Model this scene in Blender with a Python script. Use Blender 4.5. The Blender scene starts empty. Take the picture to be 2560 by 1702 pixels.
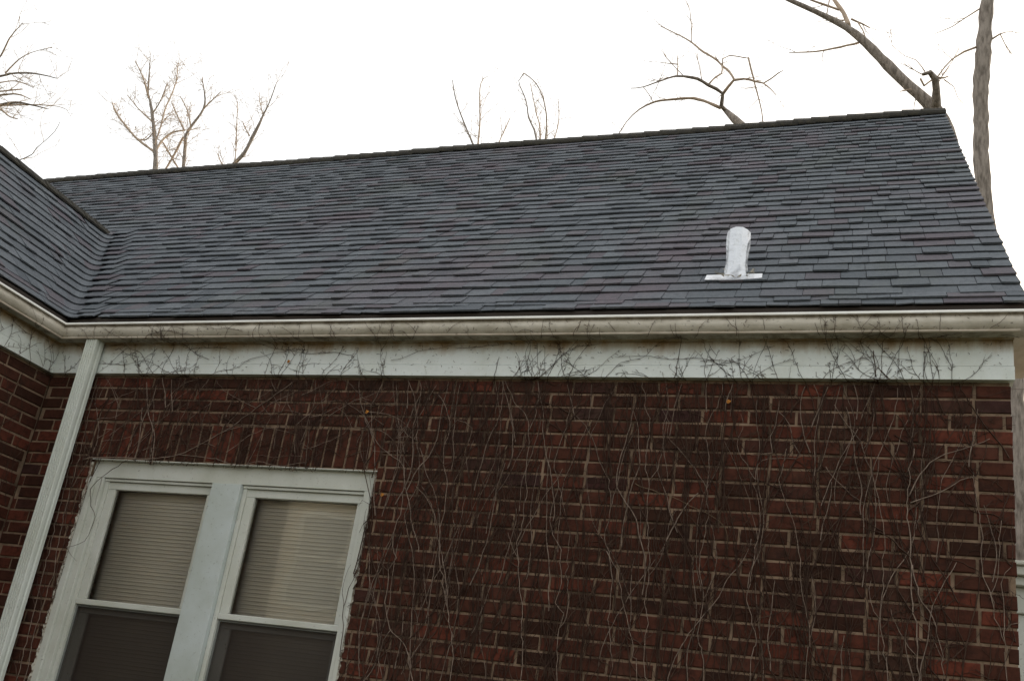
import bpy, math, random
from mathutils import Vector, Matrix, noise as mnoise

# ------------------------------------------------------------------ camera, sky, sun, exposure
scene = bpy.context.scene
col = scene.collection
R = math.radians
FPX, PX, PY, IW, IH = 2344.61, 1291.50, 1094.78, 2560.0, 1702.0
YAW, PITCH, ROLL = 0.3491, 0.3188, 0.1435
CAM = Vector((4.5993, -4.1784, -1.7904))            # z = 0 is the lower edge of the frieze board, the lawn lies at z = -3.4
GROUND = -3.4
fwd = Vector((-math.sin(YAW) * math.cos(PITCH), math.cos(YAW) * math.cos(PITCH), math.sin(PITCH)))
rgt0 = Vector((math.cos(YAW), math.sin(YAW), 0)); up0 = rgt0.cross(fwd)
rgt = math.cos(ROLL) * rgt0 + math.sin(ROLL) * up0
upv = -math.sin(ROLL) * rgt0 + math.cos(ROLL) * up0
cd = bpy.data.cameras.new('camera'); cam = bpy.data.objects.new('camera', cd); col.objects.link(cam)
cam.matrix_world = Matrix(((rgt.x, upv.x, -fwd.x, CAM.x), (rgt.y, upv.y, -fwd.y, CAM.y), (rgt.z, upv.z, -fwd.z, CAM.z), (0, 0, 0, 1)))
cd.sensor_width = 36; cd.sensor_fit = 'HORIZONTAL'; cd.lens = 36 * FPX / IW
cd.shift_x = (IW / 2 - PX) / IW; cd.shift_y = (PY - IH / 2) / IW
cd.clip_start = 0.05; cd.clip_end = 3000
scene.camera = cam
SUN_EL, SUN_AZ = R(14), R(24)                       # behind the house, a little to the right (azimuth from +Y towards +X)
world = bpy.data.worlds.new('World'); scene.world = world; world.use_nodes = True
wn = world.node_tree.nodes; wl = world.node_tree.links; wn.clear()
sky = wn.new('ShaderNodeTexSky'); sky.sky_type = 'NISHITA'; sky.sun_disc = False
sky.sun_elevation = SUN_EL; sky.sun_rotation = SUN_AZ; sky.altitude = 100
sky.air_density = 1.0; sky.dust_density = 6.0; sky.ozone_density = 1.0
bg = wn.new('ShaderNodeBackground'); bg.inputs['Strength'].default_value = 0.15
veil = wn.new('ShaderNodeMix'); veil.data_type = 'RGBA'; veil.inputs[0].default_value = .68          # thin, even overcast in front of the clear sky
wl.new(sky.outputs[0], veil.inputs[6]); veil.inputs[7].default_value = (3.95, 3.82, 3.55, 1)
wo = wn.new('ShaderNodeOutputWorld'); wl.new(veil.outputs[2], bg.inputs[0]); wl.new(bg.outputs[0], wo.inputs[0])
sd = bpy.data.lights.new('sun', 'SUN'); sd.energy = 0.8; sd.angle = R(12); sd.color = (1, .93, .82)
sun = bpy.data.objects.new('sun', sd); col.objects.link(sun)
sdir = Vector((math.sin(SUN_AZ) * math.cos(SUN_EL), math.cos(SUN_AZ) * math.cos(SUN_EL), math.sin(SUN_EL)))
sun.rotation_euler = sdir.to_track_quat('Z', 'Y').to_euler(); sun.location = sdir * 60
scene.view_settings.view_transform = 'Standard'; scene.view_settings.look = 'None'
scene.view_settings.gamma = 1; scene.view_settings.use_curve_mapping = False
scene.view_settings.exposure = 1.5
scene.cycles.max_bounces = 8; scene.cycles.transparent_max_bounces = 12

def proj(P):
    d = Vector(P) - CAM; z = d.dot(fwd)
    if z < .05: return None
    return PX + FPX * d.dot(rgt) / z, PY - FPX * d.dot(upv) / z
def proj_area(pts):
    q = [proj(p) for p in pts]
    if any(a is None for a in q): return 0, False
    A = abs(sum(q[i][0] * q[(i + 1) % len(q)][1] - q[(i + 1) % len(q)][0] * q[i][1] for i in range(len(q)))) / 2
    cx = sum(a[0] for a in q) / len(q); cy = sum(a[1] for a in q) / len(q)
    return A, (-8 < cx < IW + 8 and -8 < cy < IH + 8)

# ------------------------------------------------------------------ helpers
class MB:
    def __init__(s): s.v = []; s.f = []; s.r = []
    def poly(s, pts, rnd=0.0):
        n = len(s.v); s.v += [tuple(p) for p in pts]; s.f.append(tuple(range(n, n + len(pts)))); s.r.append(rnd)
    def hexa(s, c, rnd=0.0):                        # c: 8 corners, bottom 4 then top 4, both counter-clockwise seen from above
        n = len(s.v); s.v += [tuple(p) for p in c]
        for f in ((3, 2, 1, 0), (4, 5, 6, 7), (0, 1, 5, 4), (1, 2, 6, 5), (2, 3, 7, 6), (3, 0, 4, 7)):
            s.f.append(tuple(n + i for i in f)); s.r.append(rnd)
    def box(s, x0, x1, y0, y1, z0, z1, rnd=0.0):
        s.hexa([(x0, y0, z0), (x1, y0, z0), (x1, y1, z0), (x0, y1, z0), (x0, y0, z1), (x1, y0, z1), (x1, y1, z1), (x0, y1, z1)], rnd)
    def extrude(s, ring_a, ring_b, closed=True, caps=True, rnd=0.0):
        n = len(s.v); k = len(ring_a); s.v += [tuple(p) for p in ring_a] + [tuple(p) for p in ring_b]
        for i in range(k if closed else k - 1):
            j = (i + 1) % k; s.f.append((n + i, n + j, n + k + j, n + k + i)); s.r.append(rnd)
        if caps and closed:
            s.f.append(tuple(range(n + k - 1, n - 1, -1))); s.f.append(tuple(range(n + k, n + 2 * k))); s.r += [rnd, rnd]
    def tube(s, pts, rad, sides=5, cap=True, rough=0.0):
        k = len(pts)
        if k < 2: return
        n = len(s.v); ref = Vector((.31, .77, .55))
        for i in range(k):
            t = (pts[min(i + 1, k - 1)] - pts[max(i - 1, 0)])
            if t.length < 1e-9: t = Vector((0, 0, 1))
            t.normalize(); a = t.cross(ref)
            if a.length < .05: a = t.cross(Vector((1, 0, 0)))
            a.normalize(); b = t.cross(a)
            for j in range(sides):
                an = 2 * math.pi * j / sides
                rr = rad[i] * (1 + (rough * (mnoise.noise(pts[i] * 9 + Vector((j * 3.1, 0, 0)))) if rough else 0))
                s.v.append(tuple(pts[i] + (a * math.cos(an) + b * math.sin(an)) * rr))
        for i in range(k - 1):
            for j in range(sides):
                j2 = (j + 1) % sides
                s.f.append((n + i * sides + j, n + i * sides + j2, n + (i + 1) * sides + j2, n + (i + 1) * sides + j)); s.r.append(0.0)
        if cap:
            s.f.append(tuple(n + j for j in range(sides - 1, -1, -1))); s.f.append(tuple(n + (k - 1) * sides + j for j in range(sides))); s.r += [0.0, 0.0]
    def mesh(s, name, mat, smooth=False):
        me = bpy.data.meshes.new(name); me.from_pydata(s.v, [], s.f)
        if mat: me.materials.append(mat)
        at = me.attributes.new('rnd', 'FLOAT', 'FACE'); at.data.foreach_set('value', s.r)
        if smooth: me.polygons.foreach_set('use_smooth', [True] * len(me.polygons))
        me.update(); return me
    def build(s, name, mat, parent=None, smooth=False, kind=None):
        return put(name, s.mesh(name, mat, smooth), parent, kind=kind)
def put(name, me, parent=None, loc=None, rot=None, kind=None):
    o = bpy.data.objects.new(name, me); col.objects.link(o); o.parent = parent
    if loc is not None: o.location = loc
    if rot is not None: o.rotation_euler = rot
    if kind: o['kind'] = kind
    return o
def empty(name, label, cat, group=None, loc=(0, 0, 0)):
    o = bpy.data.objects.new(name, None); col.objects.link(o); o['label'] = label; o['category'] = cat; o.empty_display_size = .2
    if group: o['group'] = group
    return o
def smooth_path(pts, step):
    """Catmull-Rom through (Vector, radius) pairs."""
    out = []; n = len(pts)
    for i in range(n - 1):
        p0 = pts[max(i - 1, 0)]; p1 = pts[i]; p2 = pts[i + 1]; p3 = pts[min(i + 2, n - 1)]
        k = max(1, int((p2[0] - p1[0]).length / step))
        for j in range(k):
            t = j / k; t2 = t * t; t3 = t2 * t
            q = .5 * ((2 * p1[0]) + (p2[0] - p0[0]) * t + (2 * p0[0] - 5 * p1[0] + 4 * p2[0] - p3[0]) * t2 + (3 * p1[0] - p0[0] - 3 * p2[0] + p3[0]) * t3)
            out.append((q, p1[1] + (p2[1] - p1[1]) * t))
    out.append(pts[-1]); return out

# ------------------------------------------------------------------ materials
def mat_new(name):
    m = bpy.data.materials.new(name); m.use_nodes = True; nt = m.node_tree
    return m, nt, nt.nodes['Principled BSDF'], nt.nodes['Material Output']
def N(nt, t, **kw):
    n = nt.nodes.new(t)
    for k, v in kw.items():
        if k.startswith('i_'): n.inputs[k[2:].replace('_', ' ')].default_value = v
        else: setattr(n, k, v)
    return n
def ramp(nt, stops, src=None, interp='LINEAR'):
    n = nt.nodes.new('ShaderNodeValToRGB'); e = n.color_ramp; e.interpolation = interp
    while len(e.elements) < len(stops): e.elements.new(.5)
    for a, (p, c) in zip(e.elements, stops): a.position = p; a.color = (*c, 1) if len(c) == 3 else c
    if src is not None: nt.links.new(src, n.inputs[0])
    return n
def mixc(nt, a, b, f, mode='MIX'):
    n = nt.nodes.new('ShaderNodeMix'); n.data_type = 'RGBA'; n.blend_type = mode
    for sock, v in ((n.inputs[6], a), (n.inputs[7], b), (n.inputs[0], f)):
        if hasattr(v, 'links') or hasattr(v, 'is_linked'): nt.links.new(v, sock)
        else: sock.default_value = (*v, 1) if isinstance(v, tuple) else v
    return n.outputs[2]
def math_n(nt, op, a, b=None):
    n = nt.nodes.new('ShaderNodeMath'); n.operation = op
    for i, v in enumerate((a, b)):
        if v is None: continue
        if isinstance(v, (int, float)): n.inputs[i].default_value = v
        else: nt.links.new(v, n.inputs[i])
    return n.outputs[0]
def noise_n(nt, scale, detail=4, rough=.6, coord=None, stretch=None):
    tc = N(nt, 'ShaderNodeNewGeometry').outputs['Position'] if coord is None else coord
    if stretch:
        mp = N(nt, 'ShaderNodeMapping'); mp.inputs['Scale'].default_value = stretch; nt.links.new(tc, mp.inputs[0]); tc = mp.outputs[0]
    n = N(nt, 'ShaderNodeTexNoise', i_Scale=scale, i_Detail=detail, i_Roughness=rough); nt.links.new(tc, n.inputs['Vector']); return n.outputs[0]
def bump(nt, bsdf, h, strength=.4, dist=.004):
    b = N(nt, 'ShaderNodeBump', i_Strength=strength, i_Distance=dist); nt.links.new(h, b.inputs['Height']); nt.links.new(b.outputs[0], bsdf.inputs['Normal'])
def piece_random(nt):
    oi = N(nt, 'ShaderNodeObjectInfo'); at = N(nt, 'ShaderNodeAttribute'); at.attribute_name = 'rnd'
    return math_n(nt, 'FRACT', math_n(nt, 'ADD', oi.outputs['Random'], at.outputs['Fac']))

def brick_mat(name, bright=1.0):
    m, nt, b, o = mat_new(name); r = piece_random(nt)
    base = ramp(nt, [(0, (.032, .015, .010)), (.10, (.048, .020, .013)), (.3, (.062, .0235, .0155)), (.5, (.072, .026, .017)), (.68, (.082, .027, .0175)), (.86, (.122, .034, .021)), (.94, (.062, .025, .017)), (1, (.045, .022, .020))], r)
    n1 = noise_n(nt, 26, 5, .65); n2 = noise_n(nt, 3.2, 4); n3 = noise_n(nt, 9, 5, .7)
    c = mixc(nt, base.outputs[0], (.024, .011, .008), ramp(nt, [(.45, (0, 0, 0)), (.72, (.8,) * 3)], n1).outputs[0])
    c = mixc(nt, c, (.080, .052, .038), ramp(nt, [(.52, (0, 0, 0)), (.8, (.5,) * 3)], n2).outputs[0])
    c = mixc(nt, c, (.020, .012, .010), ramp(nt, [(.52, (0, 0, 0)), (.68, (.7,) * 3)], n3).outputs[0])
    nt.links.new(c, b.inputs['Base Color']); b.inputs['Roughness'].default_value = .95; b.inputs['Specular IOR Level'].default_value = .08
    bump(nt, b, noise_n(nt, 140, 6, .7), .6, .003); return m
M_BRICK = brick_mat('brick_red')
def simple(name, colr, rough=.7, spec=.3, n_scale=None, c2=None, lo=.4, hi=.75, bumps=None, metallic=0, stretch=None):
    m, nt, b, o = mat_new(name)
    if n_scale:
        c = mixc(nt, colr, c2, ramp(nt, [(lo, (0, 0, 0)), (hi, (1, 1, 1))], noise_n(nt, n_scale, 6, .65, stretch=stretch)).outputs[0])
        nt.links.new(c, b.inputs['Base Color'])
    else: b.inputs['Base Color'].default_value = (*colr, 1)
    b.inputs['Roughness'].default_value = rough; b.inputs['Specular IOR Level'].default_value = spec; b.inputs['Metallic'].default_value = metallic
    if bumps: bump(nt, b, noise_n(nt, bumps[0], 5, .65, stretch=stretch), bumps[1], bumps[2])
    return m
M_MORTAR = simple('mortar', (.255, .178, .122), .95, .1, 6, (.075, .052, .035), .40, .68, (90, .8, .004))
def shingle_mat():
    m, nt, b, o = mat_new('asphalt_shingle'); r = piece_random(nt)
    base = ramp(nt, [(0, (.082, .093, .106)), (.12, (.126, .140, .156)), (.24, (.098, .110, .124)), (.38, (.140, .154, .170)), (.5, (.106, .118, .132)), (.62, (.128, .141, .157)), (.70, (.090, .101, .115)), (.77, (.126, .116, .129)), (.86, (.102, .090, .104)), (.93, (.114, .127, .142)), (1, (.134, .147, .162))], r)
    c = mixc(nt, base.outputs[0], (.135, .108, .126), ramp(nt, [(.54, (0, 0, 0)), (.72, (.6,) * 3)], noise_n(nt, .9, 3)).outputs[0])
    c = mixc(nt, c, (.108, .120, .104), ramp(nt, [(.56, (0, 0, 0)), (.76, (.5,) * 3)], noise_n(nt, 1.3, 3, stretch=(1.4, 1, 1))).outputs[0])
    c = mixc(nt, c, (.060, .068, .078), ramp(nt, [(.46, (0, 0, 0)), (.68, (.55,) * 3)], noise_n(nt, 38, 4, .75)).outputs[0])
    c = mixc(nt, c, (.19, .20, .215), ramp(nt, [(.58, (0, 0, 0)), (.72, (.45,) * 3)], noise_n(nt, 55, 4, .75)).outputs[0])
    g = noise_n(nt, 120, 5, .85)
    c = mixc(nt, c, (.20, .21, .22), ramp(nt, [(.54, (0, 0, 0)), (.74, (.5,) * 3)], g).outputs[0])
    c = mixc(nt, c, (.045, .050, .056), ramp(nt, [(.3, (.6,) * 3), (.46, (0, 0, 0))], g).outputs[0])
    nt.links.new(c, b.inputs['Base Color']); b.inputs['Roughness'].default_value = .95; b.inputs['Specular IOR Level'].default_value = .16
    bump(nt, b, g, .5, .003); return m
M_SHINGLE = shingle_mat()
M_CAP = simple('ridge_shingle', (.034, .032, .029), .95, .15, 30, (.055, .050, .036), .4, .7, (160, .6, .004))
def paint_mat(name, white, stain_top=None):
    m, nt, b, o = mat_new(name); geo = N(nt, 'ShaderNodeNewGeometry'); sep = N(nt, 'ShaderNodeSeparateXYZ'); nt.links.new(geo.outputs['Position'], sep.inputs[0])
    c = mixc(nt, white, tuple(w * k for w, k in zip(white, (.80, .80, .74))), ramp(nt, [(.42, (0, 0, 0)), (.72, (1, 1, 1))], noise_n(nt, 2.6, 5, .65)).outputs[0])
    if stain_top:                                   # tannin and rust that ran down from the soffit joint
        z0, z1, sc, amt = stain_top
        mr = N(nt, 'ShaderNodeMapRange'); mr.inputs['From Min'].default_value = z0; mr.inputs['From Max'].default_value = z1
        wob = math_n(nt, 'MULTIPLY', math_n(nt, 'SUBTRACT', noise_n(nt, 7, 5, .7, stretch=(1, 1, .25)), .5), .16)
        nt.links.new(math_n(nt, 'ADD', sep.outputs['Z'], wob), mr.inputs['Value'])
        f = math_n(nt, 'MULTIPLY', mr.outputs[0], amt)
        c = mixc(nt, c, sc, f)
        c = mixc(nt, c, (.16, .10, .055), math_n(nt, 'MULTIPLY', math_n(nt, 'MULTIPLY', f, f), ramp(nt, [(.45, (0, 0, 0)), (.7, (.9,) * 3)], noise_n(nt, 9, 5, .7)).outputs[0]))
    c = mixc(nt, c, (.10, .085, .06), ramp(nt, [(.62, (0, 0, 0)), (.74, (.75,) * 3)], noise_n(nt, 60, 4, .7)).outputs[0])
    nt.links.new(c, b.inputs['Base Color']); b.inputs['Roughness'].default_value = .55; b.inputs['Specular IOR Level'].default_value = .35
    bump(nt, b, noise_n(nt, 45, 4), .15, .002); return m
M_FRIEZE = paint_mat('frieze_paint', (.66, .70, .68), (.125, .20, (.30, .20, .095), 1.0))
M_TRIM = paint_mat('window_paint', (.56, .575, .53))
M_MULL = paint_mat('mullion_paint', (.52, .57, .565))
M_SPOUT = paint_mat('downspout_paint', (.64, .675, .63))
def gutter_mat():
    m, nt, b, o = mat_new('gutter_enamel'); geo = N(nt, 'ShaderNodeNewGeometry'); sep = N(nt, 'ShaderNodeSeparateXYZ'); nt.links.new(geo.outputs['Position'], sep.inputs[0])
    c = mixc(nt, (.57, .53, .45), (.36, .325, .255), ramp(nt, [(.38, (0, 0, 0)), (.66, (1, 1, 1))], noise_n(nt, 3.5, 6, .7, stretch=(1, 1, 2))).outputs[0])
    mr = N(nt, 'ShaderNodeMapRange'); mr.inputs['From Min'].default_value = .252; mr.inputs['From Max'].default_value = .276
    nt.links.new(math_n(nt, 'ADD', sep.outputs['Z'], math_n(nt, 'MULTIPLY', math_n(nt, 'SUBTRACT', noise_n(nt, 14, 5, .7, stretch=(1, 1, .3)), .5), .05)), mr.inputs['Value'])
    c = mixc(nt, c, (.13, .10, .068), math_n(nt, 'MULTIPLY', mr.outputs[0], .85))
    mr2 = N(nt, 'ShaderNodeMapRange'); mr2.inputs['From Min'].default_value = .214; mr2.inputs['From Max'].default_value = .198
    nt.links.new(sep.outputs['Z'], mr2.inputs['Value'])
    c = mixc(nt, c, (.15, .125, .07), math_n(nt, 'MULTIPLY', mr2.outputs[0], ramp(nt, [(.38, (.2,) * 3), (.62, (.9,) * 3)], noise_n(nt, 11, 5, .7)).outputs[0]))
    c = mixc(nt, c, (.05, .04, .03), ramp(nt, [(.61, (0, 0, 0)), (.70, (.85,) * 3)], noise_n(nt, 48, 4, .75)).outputs[0])
    nt.links.new(c, b.inputs['Base Color']); b.inputs['Roughness'].default_value = .5; b.inputs['Specular IOR Level'].default_value = .4
    bump(nt, b, noise_n(nt, 9, 3), .2, .003); return m
M_GUTTER = gutter_mat()
M_LIP = simple('gutter_lip_enamel', (.80, .79, .75), .4, .5, 8, (.66, .64, .58), .45, .75)
M_BEAD = simple('gutter_bead_enamel', (.50, .44, .36), .5, .4, 6, (.33, .27, .2), .4, .7)
M_EAVE_SHADE = simple('eave_gap_shade', (.045, .036, .03), .8, .2)  # dark colour stands in for the shade in the gap above the gutter
M_LEAD = simple('lead_sheet', (.60, .62, .65), .30, .5, 9, (.26, .27, .29), .55, .72, (20, .8, .012), metallic=.6)
M_SEALANT = simple('dried_sealant', (.42, .39, .33), .8, .3, 40, (.25, .22, .17))
VRC = random.Random(4)
M_CAULK = simple('old_caulk', (.48, .46, .40), .9, .2, 40, (.14, .11, .08), .42, .62)
M_BLIND = simple('blind_vinyl', (.90, .86, .78), .5, .3)
M_SCREENFRAME = simple('screen_frame', (.16, .17, .16), .5, .4)
M_STEM = simple('vine_bark', (.25, .19, .15), .9, .2, 30, (.10, .070, .053), .4, .7, (120, .8, .003))
M_TWIG = simple('vine_twig', (.036, .019, .013), .9, .2, 20, (.080, .048, .033), .4, .7)
M_PALETWIG = simple('dry_shoot', (.20, .15, .09), .9, .2, 20, (.12, .085, .06), .4, .7)
M_BARK = simple('grey_bark', (.30, .26, .225), .95, .15, 22, (.13, .11, .092), .42, .66, (26, 1.0, .015), stretch=(1, 1, .22))
M_BRANCH = simple('branch_bark', (.44, .345, .26), .95, .15, 12, (.32, .25, .19), .4, .7)
M_CONCRETE = simple('interior_dark', (.08, .07, .06), .9, .1)
M_LEAF = simple('dry_leaf', (.42, .17, .03), .8, .2, 60, (.2, .08, .02))
def ground_mat():
    m, nt, b, o = mat_new('lawn')
    c = mixc(nt, (.050, .060, .022), (.085, .070, .040), ramp(nt, [(.4, (0, 0, 0)), (.65, (1, 1, 1))], noise_n(nt, 1.2, 8, .7)).outputs[0])
    nt.links.new(c, b.inputs['Base Color']); b.inputs['Roughness'].default_value = .95; bump(nt, b, noise_n(nt, 60, 5), .8, .03); return m
M_LAWN = ground_mat()
def glass_mat():
    m, nt, b, o = mat_new('window_glass'); nt.nodes.remove(b)
    t = N(nt, 'ShaderNodeBsdfTransparent'); t.inputs[0].default_value = (.95, .95, .93, 1)
    g = N(nt, 'ShaderNodeBsdfGlossy', i_Roughness=.008); fr = N(nt, 'ShaderNodeFresnel', i_IOR=1.85); mx = N(nt, 'ShaderNodeMixShader')
    bn = N(nt, 'ShaderNodeBump', i_Strength=.12, i_Distance=.02); nt.links.new(noise_n(nt, 2.2, 2), bn.inputs['Height']); nt.links.new(bn.outputs[0], g.inputs['Normal'])
    nt.links.new(fr.outputs[0], mx.inputs[0]); nt.links.new(t.outputs[0], mx.inputs[1]); nt.links.new(g.outputs[0], mx.inputs[2]); nt.links.new(mx.outputs[0], o.inputs[0]); return m
M_GLASS = glass_mat()
def screen_mat():
    m, nt, b, o = mat_new('insect_screen_mesh'); b.inputs['Base Color'].default_value = (.020, .011, .007, 1); b.inputs['Roughness'].default_value = .7
    t = N(nt, 'ShaderNodeBsdfTransparent'); mx = N(nt, 'ShaderNodeMixShader'); mx.inputs[0].default_value = .70
    nt.links.new(t.outputs[0], mx.inputs[1]); nt.links.new(b.outputs[0], mx.inputs[2]); nt.links.new(mx.outputs[0], o.inputs[0]); return m
M_SCREEN = screen_mat()
def side_brick_mat():
    m, nt, b, o = mat_new('far_side_brickwork'); tc = N(nt, 'ShaderNodeTexCoord'); mp = N(nt, 'ShaderNodeMapping'); mp.inputs['Rotation'].default_value = (R(90), 0, R(90)); nt.links.new(tc.outputs['Object'], mp.inputs[0])
    bt = N(nt, 'ShaderNodeTexBrick', i_Scale=1.0); bt.inputs['Color1'].default_value = (.12, .036, .026, 1); bt.inputs['Color2'].default_value = (.07, .026, .02, 1); bt.inputs['Mortar'].default_value = (.2, .15, .11, 1)
    bt.inputs['Brick Width'].default_value = .2135; bt.inputs['Row Height'].default_value = .0705; bt.inputs['Mortar Size'].default_value = .006; nt.links.new(mp.outputs[0], bt.inputs['Vector']); nt.links.new(bt.outputs[0], b.inputs['Base Color']); b.inputs['Roughness'].default_value = .9; return m
M_SIDEBRICK = side_brick_mat()

# ------------------------------------------------------------------ ground
mb = MB(); mb.poly([(-900, -900, GROUND), (900, -900, GROUND), (900, 900, GROUND), (-900, 900, GROUND)])
g = mb.build('lawn_ground', M_LAWN, kind='structure'); g['label'] = 'winter lawn around the brick house'; g['category'] = 'ground'

# ------------------------------------------------------------------ the house
XR, XL, YB = 5.297, -5.0, 6.09                      # right corner, far left end, back wall
GE, HE, SL = 0.0746, 0.3401, 1.107                  # shingle edge: overhang, height; roof slope (rise over run)
CS = 1 / math.sqrt(1 + SL * SL); SN = SL * CS
YR = 3.008; ZR = HE + SL * (YR + GE)                # main ridge
XW = 1.285; ZW = HE + SL * (XW + GE)                # wing ridge at x = -XW
WE = -2.75                                          # outer end of the wing (y)
XE = XR + 0.068                                     # roof edge over the gable
house = empty('brick_house', 'dark red brick house with grey shingle roof, white gutter and vine covered wall', 'house')
rng = random.Random(11)
# wall bodies (mortar), 7 mm behind the brick faces, with the window opening left free
WX0, WX1, WZ1, WZ0 = .508, 2.340, -.530, -2.10
mb = MB()
for a in ((0, WX0, GROUND, .2), (WX1, XR - .004, GROUND, .2), (WX0, WX1, WZ1, .2), (WX0, WX1, GROUND, WZ0)):
    mb.box(a[0], a[1], .007, .25, a[2], a[3])
wall = mb.build('wall', M_MORTAR, house)
mb = MB(); mb.box(-.25, -.007, WE + .01, .007, GROUND, .2); wing_wall = mb.build('wing_wall', M_MORTAR, house)
mb = MB()                                           # gable end, back and remaining shell
def prism_x(x0, x1, prof): mb.extrude([(x0, a, b) for a, b in prof], [(x1, a, b) for a, b in prof])
prism_x(XR - .25, XR - .004, [(.25, GROUND), (YB, GROUND), (YB, .2), (YR, ZR - .12), (.25, ZR - .12 - SL * (YR - .25))])
prism_x(XL, XL + .25, [(.25, GROUND), (YB, GROUND), (YB, .2), (YR, ZR - .12), (.25, ZR - .12 - SL * (YR - .25))])
mb.box(XL, XR - .004, YB, YB + .25, GROUND, .2)
mb.box(XL, -2 * XW - .0, .0, .25, GROUND, .2)
mb.build('gable_wall', M_SIDEBRICK, house)
mb = MB()
mb.extrude([(-.25, WE, GROUND), (-2 * XW, WE, GROUND), (-2 * XW, WE, .2), (-XW, WE, ZW - .1), (-.25, WE, .1 + ZW - .1 - SL * (XW - .25))], [(-.25, WE + .25, GROUND), (-2 * XW, WE + .25, GROUND), (-2 * XW, WE + .25, .2), (-XW, WE + .25, ZW - .1), (-.25, WE + .25, ZW - SL * (XW - .25))])
mb.box(-.25, 0, WE, WE + .008, GROUND, .2)
mb.box(-2 * XW, -2 * XW + .25, WE + .25, .25, GROUND, .2)
mb.build('wing_gable_wall', M_SIDEBRICK, house)

# ---- bricks
CO, JT, PIT = .0705, .0125, .2135
def brick_shape(w, h, d=.07, ch=.0035, seed=0):
    """face in the xz plane looking to -y, front at y = 0, chamfered and slightly uneven"""
    r = random.Random(seed); m = MB(); j = lambda a: r.uniform(-a, a)
    o = [Vector((j(.0015), ch, j(.0012))), Vector((w + j(.0015), ch, j(.0012))), Vector((w + j(.0015), ch, h + j(.0012))), Vector((j(.0015), ch, h + j(.0012)))]
    i = [Vector((ch + j(.0015), j(.0012), ch + j(.0012))), Vector((w - ch + j(.0015), j(.0012), ch + j(.0012))), Vector((w - ch + j(.0015), j(.0012), h - ch + j(.0012))), Vector((ch + j(.0015), j(.0012), h - ch + j(.0012)))]
    return m, o, i, d
def add_brick(m, w, h, seed, place, rnd):
    _, o, i, d = brick_shape(w, h, seed=seed)
    O = [place(p) for p in o]; I = [place(p) for p in i]; B = [place(Vector((p.x, d, p.z))) for p in o]
    m.poly(I, rnd)
    for k in range(4):
        k2 = (k + 1) % 4; m.poly((O[k], O[k2], I[k2], I[k]), rnd); m.poly((B[k], B[k2], O[k2], O[k]), rnd)
_bm = {}
def brick_mesh(w, h, var):
    key = (round(w, 3), round(h, 3), var)
    if key not in _bm:
        m = MB(); add_brick(m, w, h, hash(key) % 99991, lambda p: p, 0.0); _bm[key] = m.mesh('brick', M_BRICK)
    return _bm[key]
def place_main(u, z, dy): return lambda p: Vector((u + p.x, p.y + dy, z + p.z))
def place_wing(u, z, dy): return lambda p: Vector((-(p.y + dy), u + p.x, z + p.z))
bricks = []                                         # (side, u, z, w, h, kind)
for side, u0, u1 in (('main', 0.0, XR), ('wing', WE + .012, 0.0)):
    for row in range(48):
        zt = -.0095 - CO * row; z = zt - CO + JT / 2; h = CO - JT
        ph = (.139 if side == 'main' else .06) - PIT + (0 if row % 2 == 0 else PIT / 2) + rng.uniform(-.012, .012)
        u = u0 + (ph % PIT) - PIT
        while u < u1:
            w = PIT
            if rng.random() < .07 and row % 2 == 0: w = PIT / 2                     # an odd header
            a, b = max(u, u0 - (JT / 2 if u0 == 0 or side == 'wing' else 0)), min(u + w, u1 + (JT / 2))
            segs = [(a, b)]
            if side == 'main' and z < -.505 and z + h > WZ0:
                segs = [(a, min(b, WX0 + .004)), (max(a, WX1 - .004), b)]
            if side == 'main' and -.53 < z + h / 2 < -.30:
                segs = [(a, min(b, .455)), (max(a, 2.345), b)]
            for sa, sb in segs:
                if sb - sa > .035:
                    bricks.append((side, sa + JT / 2 + rng.uniform(-.0015, .0015), z + rng.uniform(-.0012, .0012), sb - sa - JT, h))
            u += w
SB0, SB1, SPI = .455, 2.345, .0675
n_s = int((SB1 - SB0) / SPI)
soldiers = [(SB0 + i * (SB1 - SB0) / n_s + .006, -.515 + rng.uniform(-.002, .002), (SB1 - SB0) / n_s - .012, .212) for i in range(n_s)]
cand = []
for bk in bricks:
    side, u, z, w, h = bk; pl = (place_main if side == 'main' else place_wing)(u, z, 0)
    A, vis = proj_area([pl(Vector(c)) for c in ((0, 0, 0), (w, 0, 0), (w, 0, h), (0, 0, h))]); cand.append((A if vis else 0, bk))
cand.sort(key=lambda c: -c[0])
NB = 300 - len(soldiers)
for i, (A, (side, u, z, w, h)) in enumerate(cand):
    dy = rng.uniform(-.0015, .0025)
    if i < NB and A > 0:
        wq = round(w * 250) / 250
        o = put('brick', brick_mesh(wq, h, rng.randrange(5)), wall if side == 'main' else wing_wall)
        o.location = (u, dy, z) if side == 'main' else (-dy, u, z)
        if side == 'wing': o.rotation_euler = (0, 0, R(90))
rest = {'main': MB(), 'wing': MB()}
for i, (A, (side, u, z, w, h)) in enumerate(cand):
    if not (i < NB and A > 0):
        add_brick(rest[side], w, h, rng.randrange(10 ** 6), (place_main if side == 'main' else place_wing)(u, z, rng.uniform(-.0015, .0025)), rng.random())
rest['main'].build('brickwork', M_BRICK, wall, kind='stuff'); rest['wing'].build('brickwork', M_BRICK, wing_wall, kind='stuff')
for u, z, w, h in soldiers:
    put('soldier_brick', brick_mesh(w, h, rng.randrange(6)), wall, (u, rng.uniform(-.001, .003), z))

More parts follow.
